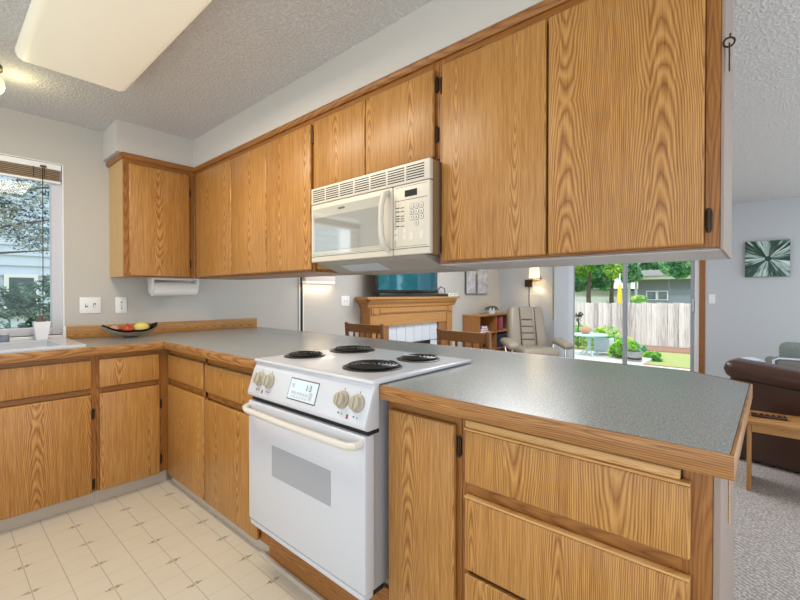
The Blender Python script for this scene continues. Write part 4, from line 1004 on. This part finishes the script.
# houses beyond the fence
t = thing('neighbor_house', 'grey-blue house with white fascia beyond the fence', 'house', (27,-1,-.5))
MB().box((25,-7,-.5),(31,1.75,2.05)).build('house_wall', M['house_grey'], t)
MB().box((24.5,-7.4,2.03),(31.4,2.25,2.22),.01).build('fascia', M['fascia'], t)
MB().prism([(24.4,2.2201),(31.5,2.2201),(28,2.72)], 'y', -7.5, 2.35).build('roof', M['roof'], t)
for ya, yb in ((.82,1.33), (.29,.80)):
    f_ = MB().box((24.95,ya-.0,.88),(24.999,yb,1.40)).build('window', M['fascia'], t)
    MB().box((24.93,ya+.05,.93),(24.949,yb-.05,1.35)).build('pane', M['win_dark'], f_)
for yy in (2.06,1.72): MB().box((24.6,yy,-.5),(24.72,yy+.12,2.02)).build('porch_post', M['fascia'], t)
t = thing('neighbor_garage', 'low pale-walled building between the trees beyond the fence', 'house', (28,4.5,-.5))
MB().box((26,2.7,-.5),(30,8.5,1.42)).build('house_wall', M['fascia'], t)
MB().box((25.8,2.6,1.4201),(30.2,8.7,1.56)).build('roof', M['roof'], t)
t = thing('patio_umbrella', 'folded yellow umbrella standing beyond the fence', 'umbrella', (15.5,.50,-.5))
MB().tube([(15.5,.50,-.5),(15.5,.50,2.0)], .025, 8).build('pole', M['fascia'], t, True)
q = MB().lathe([(.01,1.62),(.055,1.5),(.085,1.2),(.075,.9),(.095,.62),(.03,.60)], (15.5,.50,0), seg=14); q.build('canopy', M['yellow'], t, True)
# patio things
t = thing('patio_table', 'round pale teal patio table with crossed legs outside the door', 'table', (8.2,-.58,-.2))
TZ = .357
MB().lathe([(.36,TZ-.035),(.37,TZ-.025),(.37,TZ-.005),(.36,TZ)], (7.75,-.70,0), seg=40).build('table_top', M['teal_metal'], t, True)
for k in range(4):
    a = k*math.pi/2+.6; MB().tube([(7.75+.26*math.cos(a),-.70+.26*math.sin(a),-.104),(7.75,-.70,.06),(7.75-.20*math.cos(a)*.3,-.70-.2*math.sin(a)*.3,TZ-.036)], .014, 8).build('leg', M['teal_metal'], t, True)
MB().tube([(7.75,-.70,.02),(7.75,-.70,TZ-.034)], .03, 10).build('column', M['teal_metal'], t, True)
t = thing('flower_pot', 'small terracotta pot on the round patio table', 'pot', (7.75,-.64,TZ))
MB().lathe([(.06,TZ+.001),(.115,TZ+.06),(.120,TZ+.10),(.108,TZ+.14),(.085,TZ+.14),(.08,TZ+.12)], (7.75,-.62,0), seg=24).build('pot_body', M['terracotta'], t, True)
t = thing('patio_chair', 'pale blue-white patio chair half hidden behind the patio table', 'chair', (8.1,-.95,-.16))
q = MB().box((7.93,-1.14,-.02),(7.96,-.74,.27),.02,3); q.build('back_panel', M['blue_fabric'], t, True)
MB().box((7.955,-1.13,-.03),(8.35,-.75,.0),.01).build('seat', M['blue_fabric'], t, True)
for x in (7.965,8.33):
    for yy in (-1.12,-.76): MB().tube([(x,yy,-.104),(x,yy,-.03)], .014, 8).build('leg', M['fascia'], t, True)
t = thing('barrel_planter', 'grey wooden barrel planter with leafy plant outside patio door', 'planter', (7.5,-1.62,-.105))
MB().lathe([(.115,-.104),(.140,.09),(.125,.09),(.12,.06)], (7.5,-1.615,0), seg=28).build('barrel', M['barrel'], t, True)
q = MB().lathe([(.128,-.06),(.133,-.06),(.135,-.03),(.130,-.03)], (7.5,-1.615,0), seg=28, close=True); q.build('hoop', M['hinge'], t, True)
q = MB(); leaf_blob(q, (7.5,-1.57,.20), (.18,.17,.15), 420, .038, 71); q.build('foliage', M['leaf_green'], t)
gs = 'shrubs along the fence'
for i, (c, rad, m, lb) in enumerate((((9.6,.35,.12),(.6,.55,.50),'leaf_green','bright green shrub behind the patio table'), ((9.4,-.50,.05),(.6,.60,.32),'leaf_green','low spreading green shrub left of the barrel planter'), ((8.9,.62,.05),(.35,.30,.42),'leaf_teal','darker shrub at the left side of the patio table'), ((8.3,-1.78,-.11),(.20,.24,.11),'leaf_green','small leafy clump right of the barrel planter'), ((9.2,-1.0,-.06),(.4,.5,.24),'leaf_teal','low dark green shrub behind the patio chair'), ((7.72,-1.30,.04),(.17,.20,.24),'leaf_green','bright leafy shrub close beside the left of the barrel planter'))):
    tree('garden_shrub', lb, (c[0],c[1],-.17), .3, .03, [(c, rad)], m, 80+i, 1300, .055, 'shrub', gs)
t = thing('flower_stalk', 'tall dark flower stalk rising above the shrub by fence', 'plant', (9.2,-.02,-.17))
q = MB().tube([(9.2,.0,-.17),(9.2,-.02,.75)], .012, 6); leaf_blob(q, (9.2,-.02,.62), (.09,.12,.16), 90, .04, 99); q.build('stalk', M['leaf_dark'], t)
q = MB(); leaf_blob(q, (16,-.05,.98), (.4,.42,.20), 420, .06, 101)
tag(q.build('climbing_shrub', M['leaf_green']), 'leafy shrub top peeking over the fence in front of the grey house', 'shrub')

# ---------------------------------------------------------------- outdoors, kitchen window side
struct('ground', MB().box((-12,.14,-.6),(5.1,14,-.3)), M['grass'])
t = thing('siding_house', 'pale blue lap-siding house outside the kitchen window', 'house', (-2,8,-.3))
q = MB(); z = -.3; k = 0
while z < 4.6:
    q.prism([(8.0,z),(8.05,z+.21),(8.4,z+.21),(8.4,z)], 'x', -9, 2.2); z += .21
q.build('siding_wall', M['siding'], t)
for xa, xb in ((-.62,-.10),(-1.5,-.75),(-3.2,-2.2)):
    f_ = MB().box((xa,7.93,.75),(xb,8.02,1.62),.004).build('window', M['fascia'], t)
    MB().box((xa+.07,7.925,.82),(xb-.07,7.9295,1.55)).build('pane', M['win_dark'], f_)
MB().box((-9.2,7.6,4.4),(2.4,9,4.62)).build('eave', M['fascia'], t)
t = thing('branching_tree', 'thin tree with grey-green leaves just outside the kitchen window', 'tree', (-.95,4.6,-.3))
q = MB()
q.tube([(-1.9,4.4,-.3),(-1.8,4.4,1.2),(-1.5,4.4,2.4),(-1.2,4.5,3.6)], [.07,.06,.045,.02], 8)
for a, b, c in (((-1.7,4.4,1.7),(-.9,4.3,2.15),(-.2,4.2,2.35)), ((-1.6,4.4,2.0),(-1.0,4.3,2.6),(-.3,4.3,2.8)), ((-1.75,4.4,1.4),(-1.1,4.3,1.75),(-.4,4.2,1.85)), ((-1.3,4.5,3.0),(-.8,4.4,3.2),(-.2,4.4,3.5))):
    q.tube([a, b, c], [.03,.02,.006], 6)
q.build('trunk', M['bark'], t, True)
q = MB()
for i, (c, rad, n) in enumerate((((-.8,4.3,3.05),(1.0,.5,.5),520), ((-.9,4.3,2.5),(.9,.5,.40),330), ((-.65,4.3,2.05),(.8,.5,.30),200), ((-1.9,4.4,2.9),(.9,.6,.9),420))): leaf_blob(q, c, rad, n*6, .028, 200+i)
q.build('crown', M['leaf_pale'], t)
tree('garden_bush', 'dense blue-green bush below the kitchen window outside', (-.75,3.4,-.3), .5, .05, [((-.75,3.4,.85),(.85,.5,.55)), ((-1.9,3.4,.75),(.9,.5,.5)), ((-.35,3.6,1.25),(.35,.35,.4))], 'leaf_blue', 300, 2400, .045, 'bush')
